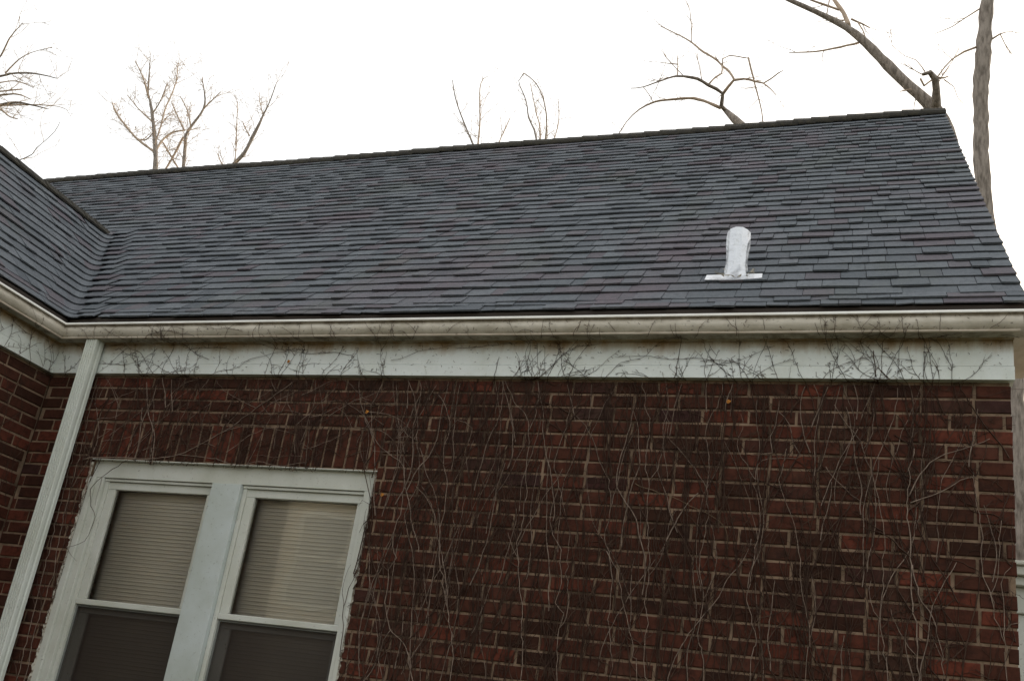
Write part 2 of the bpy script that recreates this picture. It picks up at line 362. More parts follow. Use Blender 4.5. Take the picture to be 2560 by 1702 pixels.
# ---- frieze, soffit, fascia, gutter (profiles swept along both eaves with a mitred inside corner)
GX = XR + .30                                       # gutter runs past the corner
def sweep(profile, x_end, y_end, closed=True):
    """profile: (offset out from the wall, z); one mesh for both eaves"""
    m = MB()
    main_a = [(a, -a, z) for a, z in profile]; main_b = [(x_end, -a, z) for a, z in profile]; wing_b = [(a, y_end, z) for a, z in profile]
    m.extrude(main_b, main_a, closed); m.extrude(main_a, wing_b, closed); return m
sweep([(-.06, 0), (.030, 0), (.030, .0625), (-.06, .0625)], XR + .012, WE - .0).build('frieze_lower_board', M_FRIEZE, house)
sweep([(-.06, .0655), (.0265, .0655), (.0265, .196), (-.06, .196)], XR + .010, WE - .0).build('frieze_upper_board', M_FRIEZE, house)
sweep([(.0265, .1965), (.0265, .1885), (.040, .1885), (.046, .1965)], XR + .012, WE).build('bed_moulding', M_FRIEZE, house)
sweep([(-.06, .2), (.060, .2), (.060, .335), (-.06, .335)], XR + .008, WE - .02).build('fascia', M_EAVE_SHADE, house)
gut = []
for t in range(9):                                  # bulging ogee face of the gutter
    f = t / 8; gut.append((.116 + .012 * math.sin(f * math.pi * .9 + .25) + .006 * f, .206 + f * .058))
outer = [(.050, .1905), (.1085, .1895)] + gut + [(.134, .272)]
inner = [(a - .0025, z) for a, z in reversed(outer[2:])] + [(.107, .1925), (.050, .1935)]
gutter = sweep(outer + inner, GX, WE).build('gutter', M_GUTTER, house, smooth=False)
sweep([(.126, .2715), (.1385, .2715), (.1395, .278), (.137, .2845), (.126, .2845)], GX, WE).build('gutter_lip', M_LIP, gutter)
sweep([(.109, .1885), (.1165, .1895), (.1185, .194), (.1165, .199), (.109, .199)], XR + .025, WE).build('gutter_bead', M_BEAD, gutter)
for xs in (.36, 2.1, 3.55, 5.16):                   # slip joints
    mb = MB(); mb.extrude([(xs, -a - .0015, z) for a, z in outer[1:]] + [(xs, -a, z) for a, z in reversed(outer[1:])], [(xs + .012, -a - .0015, z) for a, z in outer[1:]] + [(xs + .012, -a, z) for a, z in reversed(outer[1:])]); mb.build('gutter_joint', M_GUTTER, gutter)

mb = MB(); mb.box(XR + .0125, XE + .05, -.049, .40, .192, .204); mb.box(XR + .0125, XE - .02, -.0595, -.0495, .2045, .333); mb.build('rake_soffit', M_BEAD, house)
# ---- downspout: corrugated rectangular pipe
dx0, dx1, dy0, dy1 = .297, .379, -.108, -.044
ring = [(dx0, dy1)]
for k in range(5):
    w = (dx1 - dx0) / 5; a = dx0 + k * w
    ring += [(a + .0015, dy0 + (.004 if k == 0 else .006)), (a + .004, dy0), (a + w - .004, dy0), (a + w - .0015, dy0 + (.004 if k == 4 else .006))]
ring += [(dx1, dy1 - .042), (dx1 - .005, dy1 - .036), (dx1 - .005, dy1 - .026), (dx1, dy1 - .02), (dx1, dy1)]
mb = MB(); mb.extrude([(x, y, GROUND + .05) for x, y in ring], [(x, y, .19) for x, y in ring]); ds = mb.build('downspout', M_SPOUT, house)
for zz in (-2.5,):
    mb = MB(); e = .003
    mb.box(dx0 - e, dx1 + e, dy0 - e, dy0 - .0005, zz, zz + .03); mb.box(dx0 - e, dx0 - .0005, dy0 - .0005, .0, zz, zz + .03); mb.box(dx1 + .0005, dx1 + e, dy0 - .0005, .0, zz, zz + .03); mb.build('strap', M_SPOUT, ds)

# ---- twin sash window
win = bpy.data.objects.new('window', None); col.objects.link(win); win.parent = house
def wbox(name, x0, x1, y0, y1, z0, z1, mat=None, bev=.003):
    m = MB(); m.box(x0, x1, y0, y1, z0, z1); o = m.build(name, mat or M_TRIM, win)
    if bev:
        b = o.modifiers.new('bevel', 'BEVEL'); b.width = bev; b.segments = 2
    return o
BOT = -2.03
wbox('head_casing', WX0 + .002, WX1 - .002, .024, .12, -.630, WZ1 - .002)
wbox('drip_cap', WX0 - .012, WX1 + .006, -.004, .05, WZ1 - .0015, WZ1 + .005)
wbox('brick_mould', WX0 + .002, WX0 + .044, .004, .11, BOT - .01, -.632); wbox('brick_mould', WX1 - .030, WX1 - .002, .004, .11, BOT - .01, -.632)
wbox('side_casing', WX0 + .045, .600, .020, .11, BOT - .01, -.632); wbox('side_casing', WX1 - .056, WX1 - .031, .016, .11, BOT - .01, -.632)
wbox('mullion', 1.350, 1.535, .010, .12, BOT - .01, -.632, M_MULL)
wbox('window_sill', WX0 - .03, WX1 + .03, -.05, .11, BOT - .055, BOT - .012)
for (a, b) in ((.601, 1.349), (1.536, 2.283)):
    wbox('stop', a, b, .034, .11, -.647, -.6325, bev=.002)
    wbox('top_rail', a + .022, b - .008, .048, .08, -.692, -.6480)
    wbox('stile', a + .026, a + .078, .048, .08, -1.322, -.6925); wbox('stile', b - .042, b - .008, .048, .08, -1.322, -.6925)
    wbox('jamb_liner', a + .0005, a + .0255, .040, .11, BOT, -.6475, bev=.002)
    wbox('meeting_rail', a + .026, b - .002, .040, .080, -1.354, -1.3225, bev=.004)
    wbox('lower_top_rail', a + .026, b - .008, .087, .112, -1.395, -1.3245, M_TRIM, .002)
    wbox('lower_stile', a + .026, a + .085, .088, .112, BOT, -1.396, M_TRIM, .002); wbox('lower_stile', b - .052, b - .008, .088, .112, BOT, -1.396, M_TRIM, .002)
    m = MB(); m.poly([(a + .07, .064, -1.33), (b - .037, .064, -1.33), (b - .037, .064, -.685), (a + .07, .064, -.685)]); m.build('window_pane', M_GLASS, win)
    m = MB(); m.poly([(a + .08, .100, BOT), (b - .045, .100, BOT), (b - .045, .100, -1.39), (a + .08, .100, -1.39)]); m.build('window_pane', M_GLASS, win)
    m = MB(); m.poly([(a + .03, .062, BOT), (b - .012, .062, BOT), (b - .012, .062, -1.362), (a + .03, .062, -1.362)]); m.build('insect_screen', M_SCREEN, win)
    m = MB(); m.box(a + .0262, a + .036, .056, .066, BOT, -1.356); m.box(b - .018, b - .0085, .056, .066, BOT, -1.356); m.box(a + .0365, b - .0185, .056, .066, -1.364, -1.3555); m.build('screen_frame', M_SCREENFRAME, win)
for xa, sg in ((WX0 + .002, -1), (WX1 - .002, 1)):      # old ragged caulk between casing and brick
    m = MB(); z = BOT; pr = None
    while z < -.54:
        q = (xa + sg * VRC.uniform(.002, .014), VRC.uniform(-.006, .002), z)
        if pr: m.poly([(xa - sg * .004, .0035, pr[2]), pr, q, (xa - sg * .004, .0035, z)]); m.poly([(xa + sg * .002, .03, pr[2]), pr, q, (xa + sg * .002, .03, z)])
        pr = q; z += VRC.uniform(.008, .03)
    m.build('caulk', M_CAULK, win)
def slat_mesh(w):
    m = MB(); n = 4; H = .0255; a = R(76)
    pts = [(-.5 + k / n) for k in range(n + 1)]
    pr = [(p * H * math.cos(a) + (.25 - p * p) * .006, p * H * math.sin(a)) for p in pts]
    m.extrude([(0, y, z) for y, z in pr] + [(0, y + .0007, z) for y, z in reversed(pr)], [(w, y, z) for y, z in pr] + [(w, y + .0007, z) for y, z in reversed(pr)]); return m.mesh('slat', M_BLIND, True)
for (a, b, lab) in ((.635, 1.345, 'beige slatted blind behind the left hand pair of panes'), (1.572, 2.28, 'beige slatted blind behind the right hand pair of panes')):
    bl = empty('window_blind', lab, 'blind', 'blinds behind the twin window'); me = slat_mesh(b - a); k = 0; z = -.672
    m = MB(); m.box(a, b, .114, .142, -.668, -.64); m.build('headrail', M_BLIND, bl)
    while z > BOT + .02:
        z -= .0213; put('slat', me, bl, (a + rng.uniform(-.002, .002), .128, z + rng.uniform(-.0008, .0008)), (rng.uniform(-.06, .06), rng.uniform(-.0015, .0015), 0))
    m = MB(); m.box(a, b, .120, .136, BOT, BOT + .014); m.build('bottom_rail', M_BLIND, bl)

# ---- the room behind the blinds
mb = MB(); mb.box(.3, 2.6, 1.2, 1.25, -3.0, .1); mb.box(.3, .35, .26, 1.2, -3.0, .1); mb.box(2.55, 2.6, .26, 1.2, -3.0, .1); mb.box(.3, 2.6, .26, 1.25, .1, .15); mb.box(.3, 2.6, .26, 1.25, -3.05, -3.0)
mb.build('room_wall', M_CONCRETE, house)

# ---- roof decks
def fade(v, a, b): return max(0., min(1., (v - a) / (b - a)))
def main_pt(x, s, h): return Vector((x, -GE + s * CS - h * SN, HE + s * SN + h * CS))
def wing_pt(y, s, h): return Vector((GE - s * CS + h * SN, y, HE + s * SN + h * CS))
RHO, TV = .065, .20
def valley_pt(s, t, h):
    """a course followed round the woven valley: t < 0 on the wing slope, t > 0 on the main slope"""
    xv, yv = GE - s * CS, -GE + s * CS
    if t <= -RHO: x, y, nx, ny = xv, yv + t, SN, 0
    elif t >= RHO: x, y, nx, ny = xv + t, yv, 0, -SN
    else:
        f = (t + RHO) / (2 * RHO); x = xv + f * f * RHO; y = yv - (1 - f) ** 2 * RHO; nx, ny = SN * (1 - f), -SN * f
    return Vector((x + nx * h, y + ny * h, HE + s * SN + h * CS))
SM = (YR + GE) / CS; SW = (XW + GE) / CS
mb = MB()
def slab(p):                                        # a quad of deck with 3 cm of thickness under it
    q = [Vector(a) - Vector((0, 0, .03)) for a in p]; mb.hexa(q + [Vector(a) for a in p])
e = .006
slab([(XE - .012, -GE + .012, HE + .01 - e), (XE - .012, YR, ZR - e), (-XW, YR, ZR - e), (-XW, XW, ZW - e), (GE, -GE + .012, HE + .01 - e)][:2] + [(GE, YR, ZR - e), (GE, -GE + .012, HE + .01 - e)])
mb.poly([(GE, -GE, HE - e), (GE, YR, ZR - e), (-XW, YR, ZR - e), (-XW, XW, ZW - e)])
slab([(-XW, XW, ZW - e - .002), (-XW, YR, ZR - e - .002), (XL - .1, YR, ZR - e - .002), (XL - .1, XW, ZW - e - .002)])
slab([(-XW, -GE, HE - e - .02), (-XW, XW, ZW - e - .02), (XL - .1, XW, ZW - e - .02), (XL - .1, -GE, HE - e - .02)])
slab([(XL - .1, YR, ZR - e), (XE - .012, YR, ZR - e), (XE - .012, 2 * YR + GE, HE), (XL - .1, 2 * YR + GE, HE)])
roof = mb.build('roof', M_EAVE_SHADE, house)  # deck takes the painted gap shade too, for its edges above the gutter
mb = MB()
slab([(GE - .004, WE - .02, HE - e), (GE - .004, -GE, HE - e), (-XW, XW, ZW - e), (-XW, WE - .02, ZW - e)])
slab([(-XW, WE - .02, ZW - e), (-XW, XW, ZW - e), (-2 * XW - GE, .3, HE - .01), (-2 * XW - GE, WE - .02, HE - .01)])
wing_roof = mb.build('wing_roof', M_EAVE_SHADE, house)

# ---- shingles
EXP = .1215
WQ = (.08, .10, .12, .145, .17, .20, .24)
def tab_corners(w, ln, th, jit):
    """lower edge first; local x along the course, y up the slope, z off the deck"""
    b = (.0075 if th > .008 else .0045) + jit[0]; b2 = (.0075 if th > .008 else .0045) + jit[1]; g = .0014; e0 = 0 if th > .008 else .010; jit = [0, 0, jit[2] + e0, jit[3] + e0]
    return [(g, jit[2], b), (w - g, jit[3], b2), (w - g, ln, -.003), (g, ln, -.003), (g, jit[2], b + th), (w - g, jit[3], b2 + th), (w - g, ln, -.001), (g, ln, -.001)]
_sm = {}
def shingle_mesh(wi, thick, var):
    key = (wi, thick, var)
    if key not in _sm:
        r = random.Random(wi * 31 + thick * 7 + var * 101); m = MB()
        m.hexa(tab_corners(WQ[wi], .165, .0102 if thick else .0055, [r.uniform(-.001, .0025), r.uniform(-.001, .0025), r.uniform(-.003, .003), r.uniform(-.003, .003)])); _sm[key] = m.mesh('shingle', M_SHINGLE)
    return _sm[key]
rows = [0.0, .064] + [EXP * (k + 1) for k in range(37)]
tabs = []                                           # (roof, along, s, width index or width, thick)
zones = []
for ri, s in enumerate(rows):
    if s > SM - .02: break
    y = -GE + s * CS; low = s < SW - .02; xl = GE - s * CS + TV if low else XL - .1
    x = XE
    while x > xl + .03:
        wi = rng.choices(range(7), (2, 3, 3, 2, 2, 1, 1))[0]; x -= WQ[wi]
        sv = s + .004 * math.sin(x * 2.3 + ri * 1.9) + .002 * math.sin(x * 6.1 + ri * 4.4)
        if x < xl and low: tabs.append(('main', xl, sv, x + WQ[wi] - xl, False))
        else: tabs.append(('main', x, sv, wi, rng.random() < .46))
    if low: zones.append((ri, s))
for ri, s in enumerate(rows):
    if s > SW - .02: break
    yl = -GE + s * CS - TV; y = WE - .03 + rng.uniform(0, .1)
    while y < yl - .03:
        wi = rng.choices(range(7), (2, 3, 3, 2, 2, 1, 1))[0]
        sv = s + .003 * math.sin(y * 2.3 + ri * 1.9)
        if y + WQ[wi] > yl: tabs.append(('wing', y, sv, yl - y, False))
        else: tabs.append(('wing', y, sv, wi, rng.random() < .46))
        y += WQ[wi]
scored = []
for t in tabs:
    rf, a, s, wi, th = t; w = WQ[wi] if isinstance(wi, int) else wi; f = main_pt if rf == 'main' else wing_pt
    A, vis = proj_area([f(a, s, .01), f(a + w, s, .01), f(a + w, s + EXP, .01), f(a, s + EXP, .01)])
    yv = -GE + s * CS; far = rf == 'main' and isinstance(wi, int)
    scored.append((A if (vis and far) else 0, t))
scored.sort(key=lambda c: -c[0])
srest = {'main': MB(), 'wing': MB()}
th_main = math.atan(SL)
for i, (A, (rf, a, s, wi, thick)) in enumerate(scored):
    if i < 300 and A > 0:
        p = main_pt(a, s, 0); p.z = HE + s * SN
        put('shingle', shingle_mesh(wi, thick, rng.randrange(4)), roof, p, (th_main, rng.uniform(-.002, .002), 0))
    else:
        w = WQ[wi] if isinstance(wi, int) else wi; j = [rng.uniform(-.001, .0025), rng.uniform(-.001, .0025), rng.uniform(-.003, .003), rng.uniform(-.003, .003)]
        c = tab_corners(w, .165, .0102 if thick else .0055, j)
        if rf == 'main': q = [main_pt(a + x, s + yy, h) for x, yy, h in c]
        else:
            q = [wing_pt(a + x, s + yy, h) for x, yy, h in c]
        srest[rf].hexa(q, rng.random())
for ri, s in zones:                                 # shingles woven round the valley
    col_r = rng.random(); cut = .07 + rng.uniform(-.012, .012); K = 16
    tk = [-TV + 2 * TV * k / K for k in range(K + 1)]
    for k in range(K):
        if k in (5, 11): col_r = rng.random()
        c = []
        for hh in (0., 1.):
            for (t, ss, hb) in ((tk[k], 0, 1), (tk[k + 1], 0, 1), (tk[k + 1], .165, 0), (tk[k], .165, 0)):
                lift = .009 if t > cut else 0.
                h = (.0075 + lift + .0075 * hh) if hb else (-.003 + lift * .5 + .002 * hh)
                c.append(valley_pt(s + ss, t + (ss * CS * max(-1, min(1, t / TV))), h))
        srest['main'].hexa(c, col_r)
srest['main'].build('shingle_field', M_SHINGLE, roof, kind='stuff'); srest['wing'].build('shingle_field', M_SHINGLE, wing_roof, kind='stuff')

# ---- ridge caps
def cap_mesh(ln, hw, var, up=1.0):
    r = random.Random(var); m = MB(); T = .011
    def sec(x, h):                                  # raised vent cap: rounded V with turned-down edges
        e = -hw * SN
        pr = [(-hw * CS - .004, e - .026 * up), (-hw * CS, e), (-.03 * CS, -.03 * SN), (0, -.006), (.03 * CS, -.03 * SN), (hw * CS, e), (hw * CS + .004, e - .026 * up)]
        return [(x, y, z + h) for y, z in pr], [(x, y * 1.06, z + h + T * (1.25 if abs(y) < .05 else 1)) for y, z in pr]
    lo, hi = sec(0, .022 * up + r.uniform(0, .006)); lo2, hi2 = sec(ln, .014 * up)
    m.extrude(lo + hi[::-1], lo2 + hi2[::-1]); return m.mesh('ridge_cap', M_CAP)
caps = [cap_mesh(.19, .125, k) for k in range(6)]
x = XE - .040
while x > XL:
    x -= .148; put('ridge_cap', caps[rng.randrange(6)], roof, (x, YR, ZR + .018 + .006 * math.sin(x * 1.7) + rng.uniform(0, .004)), (0, 0, rng.uniform(-.012, .012)))
y = WE - .02
wc = [cap_mesh(.19, .10, k + 20, .25) for k in range(6)]
while y < XW - .12:
    put('ridge_cap', wc[rng.randrange(6)], wing_roof, (-XW, y, ZW + .014 + rng.uniform(0, .004)), (0, 0, R(90))); y += .138

# ---- roof vent pipe
vs = (0.655 - HE) / SN
vb = main_pt(4.066, vs, .0); vx, vy = vb.x, vb.y + .04
vent = bpy.data.objects.new('vent_pipe', None); col.objects.link(vent); vent.parent = house; vent['label'] = 'pale crumpled metal vent pipe standing on the shingles'
mb = MB(); n = 11; rr = random.Random(5); prof = [(.60, .076), (.650, .076), (.668, .070), (.690, .063), (.73, .0595), (.77, .0575), (.82, .059), (.87, .0615), (.92, .061), (.956, .0615)]
vv = []
for zz, rad in prof:
    for k in range(n):
        a = 2 * math.pi * k / n; q = rad * (1 + rr.uniform(-.06, .05)); mb.v.append((vx + math.cos(a) * q, vy + math.sin(a) * q, zz + rr.uniform(-.003, .003)))
for i in range(len(prof) - 1):
    for k in range(n):
        k2 = (k + 1) % n; mb.f.append((i * n + k, i * n + k2, (i + 1) * n + k2, (i + 1) * n + k)); mb.r.append(0)
top = len(mb.v)
for zz, rad in ((.954, .053), (.82, .050)):
    for k in range(n):
        a = 2 * math.pi * k / n; mb.v.append((vx + math.cos(a) * rad, vy + math.sin(a) * rad, zz))
b0 = (len(prof) - 1) * n
for k in range(n):
    k2 = (k + 1) % n; mb.f.append((b0 + k, b0 + k2, top + k2, top + k)); mb.r.append(0); mb.f.append((top + k, top + k2, top + n + k2, top + n + k)); mb.r.append(0)
mb.build('sleeve', M_LEAD, vent)
mb = MB(); q = []
for hh in (.014, .019):
    q.append([main_pt(xa, sa, hh) for xa, sa in ((3.918, vs - .045), (3.99, vs - .052), (4.07, vs - .058), (4.14, vs - .050), (4.206, vs - .038), (4.204, vs + .03), (3.92, vs + .03))])
mb.extrude(q[0], q[1]); mb.build('flashing', M_LEAD, vent)
mb = MB()
for k in range(16):
    a = 2 * math.pi * k / 16; c = main_pt(vx + .088 * math.cos(a), vs + .02 + .062 * math.sin(a), .028); 
    pts = [c + Vector((rr.uniform(-.022, .022), rr.uniform(-.01, .01), rr.uniform(-.004, .018))) for _ in range(4)]
    mb.poly(pts[:3]); mb.poly([pts[0], pts[2], pts[3]])
mb.build('sealant', M_SEALANT, vent, kind='stuff')

# ---- small side porch past the right corner
porch = bpy.data.objects.new('side_porch', None); col.objects.link(porch); porch.parent = house; porch['label'] = 'white moulded porch corner past the brick corner'
def pbox(name, *a):
    m = MB(); m.box(*a); o = m.build(name, M_TRIM, porch); b = o.modifiers.new('bevel', 'BEVEL'); b.width = .005; b.segments = 2
px0 = XR + .002
pbox('cornice', px0, px0 + .9, .30, 1.7, -.775, -.735); pbox('cornice', px0, px0 + .87, .33, 1.67, -.815, -.776); pbox('architrave', px0, px0 + .82, .37, 1.63, -.93, -.816)
pbox('post', px0 + .03, px0 + .15, .39, .51, GROUND, -.931); pbox('post', px0 + .68, px0 + .80, .39, .51, GROUND, -.931)
pbox('cornice', px0, px0 + .92, .28, 1.72, -.734, -.715)

# ------------------------------------------------------------------ climbing vines
VINES = [
 ('thick pale vine climbing brick below the middle of the gutter', [(0.006, [(3.265,-1.491),(3.242,-1.26),(3.237,-1.198),(3.214,-1.104),(3.177,-0.945),(3.159,-0.849),(3.172,-0.793),(3.171,-0.596),(3.161,-0.54),(3.149,-0.456),(3.149,-0.368),(3.136,-0.274),(3.106,-0.193),(3.041,-0.129),(2.996,-0.057),(2.972,-0.013)]), (0.003, [(3.177,-0.945),(3.138,-0.883),(3.107,-0.807)]), (0.003, [(3.136,-0.274),(3.159,-0.185),(3.161,-0.088),(3.145,-0.016)])]),
 ('crooked vine rising from bottom edge just right of window', [(0.006, [(2.738,-1.549),(2.718,-1.501),(2.678,-1.397),(2.577,-1.317),(2.523,-1.195),(2.527,-1.142),(2.509,-1.036),(2.544,-0.971),(2.505,-0.884),(2.519,-0.715),(2.509,-0.571),(2.478,-0.482),(2.345,-0.401),(2.28,-0.33),(2.252,-0.231),(2.236,-0.163),(2.254,-0.115),(2.278,-0.043)]), (0.003, [(2.28,-0.33),(2.213,-0.228),(2.125,-0.172),(2.069,-0.138)]), (0.003, [(2.577,-1.317),(2.544,-1.416),(2.553,-1.569)]), (0.0025, [(2.478,-0.482),(2.445,-0.356),(2.435,-0.245),(2.448,-0.155)])]),
 ("vine with forked top, second stem from window's right jamb", [(0.005, [(2.717,-1.551),(2.692,-1.363),(2.671,-1.173),(2.659,-1.05),(2.628,-0.944),(2.566,-0.81),(2.547,-0.713),(2.586,-0.6),(2.578,-0.482),(2.541,-0.356),(2.511,-0.172),(2.513,-0.097),(2.494,-0.029)]), (0.003, [(2.586,-0.6),(2.675,-0.69),(2.722,-0.77),(2.737,-0.911)]), (0.003, [(2.541,-0.356),(2.459,-0.312),(2.412,-0.246)])]),
 ('vine bundle of parallel stems one brick right of forked vine', [(0.006, [(2.927,-1.528),(2.906,-1.342),(2.854,-1.194),(2.782,-0.987),(2.75,-0.841),(2.751,-0.723),(2.748,-0.581),(2.71,-0.477),(2.696,-0.37),(2.714,-0.283),(2.673,-0.173),(2.621,-0.096)]), (0.004, [(2.863,-1.214),(2.806,-1.005),(2.733,-0.83),(2.675,-0.69),(2.615,-0.598)]), (0.003, [(2.714,-0.283),(2.751,-0.238),(2.83,-0.279),(2.823,-0.409),(2.862,-0.555)])]),
 ('vine with sharp kink, right of the thick pale vine', [(0.005, [(3.433,-1.472),(3.432,-1.425),(3.413,-1.244),(3.43,-1.168),(3.384,-1.122),(3.4,-1.033),(3.368,-0.847),(3.329,-0.804),(3.304,-0.698),(3.326,-0.563),(3.295,-0.475),(3.302,-0.371),(3.322,-0.287),(3.337,-0.16)]), (0.003, [(3.413,-1.244),(3.441,-1.209),(3.443,-1.107),(3.417,-0.922),(3.414,-0.787)]), (0.003, [(3.326,-0.563),(3.361,-0.633),(3.379,-0.711)])]),
 ('slanting vine leaning left as it rises through wall centre', [(0.005, [(3.792,-1.433),(3.768,-1.33),(3.734,-1.189),(3.7,-1.095),(3.662,-0.973),(3.605,-0.863),(3.58,-0.808),(3.596,-0.656),(3.569,-0.524),(3.519,-0.425),(3.466,-0.304),(3.373,-0.202)]), (0.004, [(3.605,-0.863),(3.639,-0.999),(3.639,-1.145),(3.671,-1.338),(3.677,-1.445)]), (0.003, [(3.596,-0.656),(3.617,-0.521),(3.632,-0.381),(3.695,-0.236)])]),
 ('long straight vine on brick beneath the roof vent pipe', [(0.005, [(3.841,-1.427),(3.834,-1.411),(3.813,-1.296),(3.819,-1.176),(3.798,-1.086),(3.805,-0.962),(3.79,-0.807),(3.765,-0.672),(3.764,-0.521),(3.741,-0.458),(3.735,-0.357),(3.743,-0.235),(3.703,-0.112),(3.69,-0.017)]), (0.003, [(3.805,-0.962),(3.849,-0.891),(3.861,-0.816)]), (0.003, [(3.764,-0.521),(3.807,-0.414),(3.816,-0.294),(3.824,-0.212)])]),
 ('yellowish vine shoot lying diagonally across the brick wall', [(0.003, [(3.704,-0.533),(3.724,-0.544),(3.878,-0.589),(3.97,-0.628),(4.057,-0.665),(4.123,-0.721),(4.147,-0.815)])]),
 ('winding vine between the straight vine and the looping vine', [(0.005, [(4.084,-1.401),(4.045,-1.231),(4.055,-1.055),(4.028,-0.878),(4.048,-0.71),(4.032,-0.539),(4.034,-0.415),(4.01,-0.29),(4.022,-0.194),(4.061,-0.11),(4.068,-0.024)]), (0.003, [(4.032,-0.539),(3.969,-0.447),(3.907,-0.371),(3.829,-0.293),(3.832,-0.222),(3.794,-0.152)]), (0.003, [(4.055,-1.055),(4.094,-0.945),(4.096,-0.837),(4.069,-0.709)])]),
 ('vine with a looping crown near the white board', [(0.005, [(4.274,-1.38),(4.289,-1.207),(4.246,-1.039),(4.262,-0.861),(4.278,-0.678),(4.25,-0.493),(4.272,-0.397),(4.42,-0.381),(4.443,-0.371),(4.408,-0.315),(4.387,-0.219),(4.34,-0.161)]), (0.0035, [(4.27,-0.368),(4.314,-0.357),(4.305,-0.279),(4.332,-0.181),(4.334,-0.101)]), (0.003, [(4.25,-0.493),(4.172,-0.362),(4.155,-0.294),(4.179,-0.244),(4.17,-0.174)])]),
 ('vine curving up right of the looping crown', [(0.005, [(4.491,-1.356),(4.509,-1.186),(4.469,-0.986),(4.453,-0.842),(4.419,-0.668),(4.358,-0.524),(4.36,-0.452),(4.374,-0.335)]), (0.003, [(4.509,-1.186),(4.528,-1.049),(4.507,-0.913)]), (0.003, [(4.549,-0.414),(4.593,-0.477),(4.627,-0.513),(4.694,-0.564),(4.71,-0.578)])]),
 ('thin wavy vine left of the tall right hand vine', [(0.005, [(4.815,-1.32),(4.807,-1.238),(4.782,-1.077),(4.789,-0.909),(4.788,-0.818),(4.795,-0.729),(4.774,-0.59),(4.758,-0.505),(4.702,-0.33),(4.675,-0.27),(4.619,-0.194),(4.574,-0.117)]), (0.003, [(4.782,-1.077),(4.742,-0.997),(4.748,-0.912)]), (0.003, [(4.702,-0.33),(4.738,-0.248),(4.744,-0.133)])]),
 ('tall pale vine with two arms reaching toward the house corner', [(0.008, [(4.935,-1.307),(4.932,-1.287),(4.926,-1.211),(4.926,-1.134),(4.916,-1.073),(4.907,-0.995),(4.896,-0.9),(4.902,-0.835),(4.891,-0.695),(4.887,-0.567),(4.894,-0.446),(4.91,-0.317)]), (0.005, [(4.89,-0.566),(5.012,-0.512),(5.09,-0.455),(5.152,-0.435)]), (0.005, [(4.895,-0.536),(4.918,-0.463),(4.982,-0.379),(5.029,-0.341),(5.139,-0.3),(5.209,-0.262)]), (0.005, [(4.905,-0.835),(4.922,-0.93),(4.922,-0.952),(4.969,-1.021),(4.992,-1.082),(5.005,-1.142),(5.019,-1.198),(5.016,-1.298)]), (0.003, [(4.926,-1.211),(4.89,-1.173),(4.843,-1.088),(4.812,-1.025)])]),
 ("forked vine beside the wall's right hand corner", [(0.005, [(5.247,-1.273),(5.255,-1.163),(5.247,-1.128),(5.225,-1.061),(5.209,-0.996),(5.204,-0.935),(5.211,-0.9),(5.229,-0.858),(5.234,-0.794),(5.238,-0.673),(5.251,-0.621)]), (0.004, [(5.247,-1.128),(5.245,-1.092),(5.245,-0.996),(5.235,-0.921),(5.236,-0.888),(5.26,-0.84),(5.28,-0.814)]), (0.003, [(5.246,-1.074),(5.272,-1.048),(5.298,-1.039)]), (0.004, [(5.209,-0.996),(5.196,-0.918),(5.168,-0.862),(5.166,-0.779),(5.164,-0.661),(5.151,-0.54),(5.145,-0.417)])]),
 ('vine running level along the soldier bricks above the window', [(0.006, [(0.462,-0.541),(0.487,-0.53),(0.694,-0.52),(0.926,-0.519),(1.099,-0.481),(1.213,-0.423),(1.349,-0.338),(1.437,-0.274),(1.528,-0.195),(1.636,-0.11),(1.721,-0.036)]), (0.004, [(1.088,-0.484),(1.322,-0.497),(1.508,-0.536),(1.628,-0.508),(1.765,-0.526),(1.931,-0.497)]), (0.003, [(1.349,-0.338),(1.503,-0.296),(1.687,-0.315),(1.82,-0.341)]), (0.003, [(1.528,-0.195),(1.411,-0.149),(1.288,-0.09),(1.217,-0.029)])]),
 ("thin dark vine trailing over the window's left casing", [(0.004, [(0.767,-0.534),(0.666,-0.589),(0.611,-0.637),(0.556,-0.712),(0.596,-0.81),(0.639,-0.868),(0.64,-0.936),(0.614,-1.014),(0.504,-1.056)]), (0.002, [(0.611,-0.637),(0.609,-0.716),(0.62,-0.804)]), (0.002, [(0.504,-1.056),(0.552,-1.094),(0.597,-1.125)])]),
 ("dark vine clinging to the window's right casing", [(0.0035, [(2.339,-1.475),(2.331,-1.36),(2.311,-1.243),(2.316,-1.143),(2.338,-1.061),(2.359,-0.998),(2.353,-0.896),(2.349,-0.812),(2.341,-0.707),(2.351,-0.664)]), (0.0025, [(2.341,-0.707),(2.298,-0.688),(2.278,-0.721)]), (0.0025, [(2.34,-0.792),(2.325,-0.814),(2.311,-0.857)]), (0.0025, [(2.311,-1.243),(2.276,-1.167),(2.28,-1.085),(2.307,-1.022)])]),
 ('vine stems packed behind the white downspout', [(0.005, [(0.483,-1.797),(0.451,-1.495),(0.464,-1.226),(0.429,-0.975),(0.407,-0.714),(0.398,-0.444),(0.378,-0.217),(0.369,-0.062)]), (0.004, [(0.43,-1.803),(0.41,-1.498),(0.394,-1.231),(0.375,-0.907),(0.36,-0.668),(0.346,-0.421),(0.33,-0.167)]), (0.003, [(0.407,-0.714),(0.444,-0.615),(0.471,-0.541)])]),
]
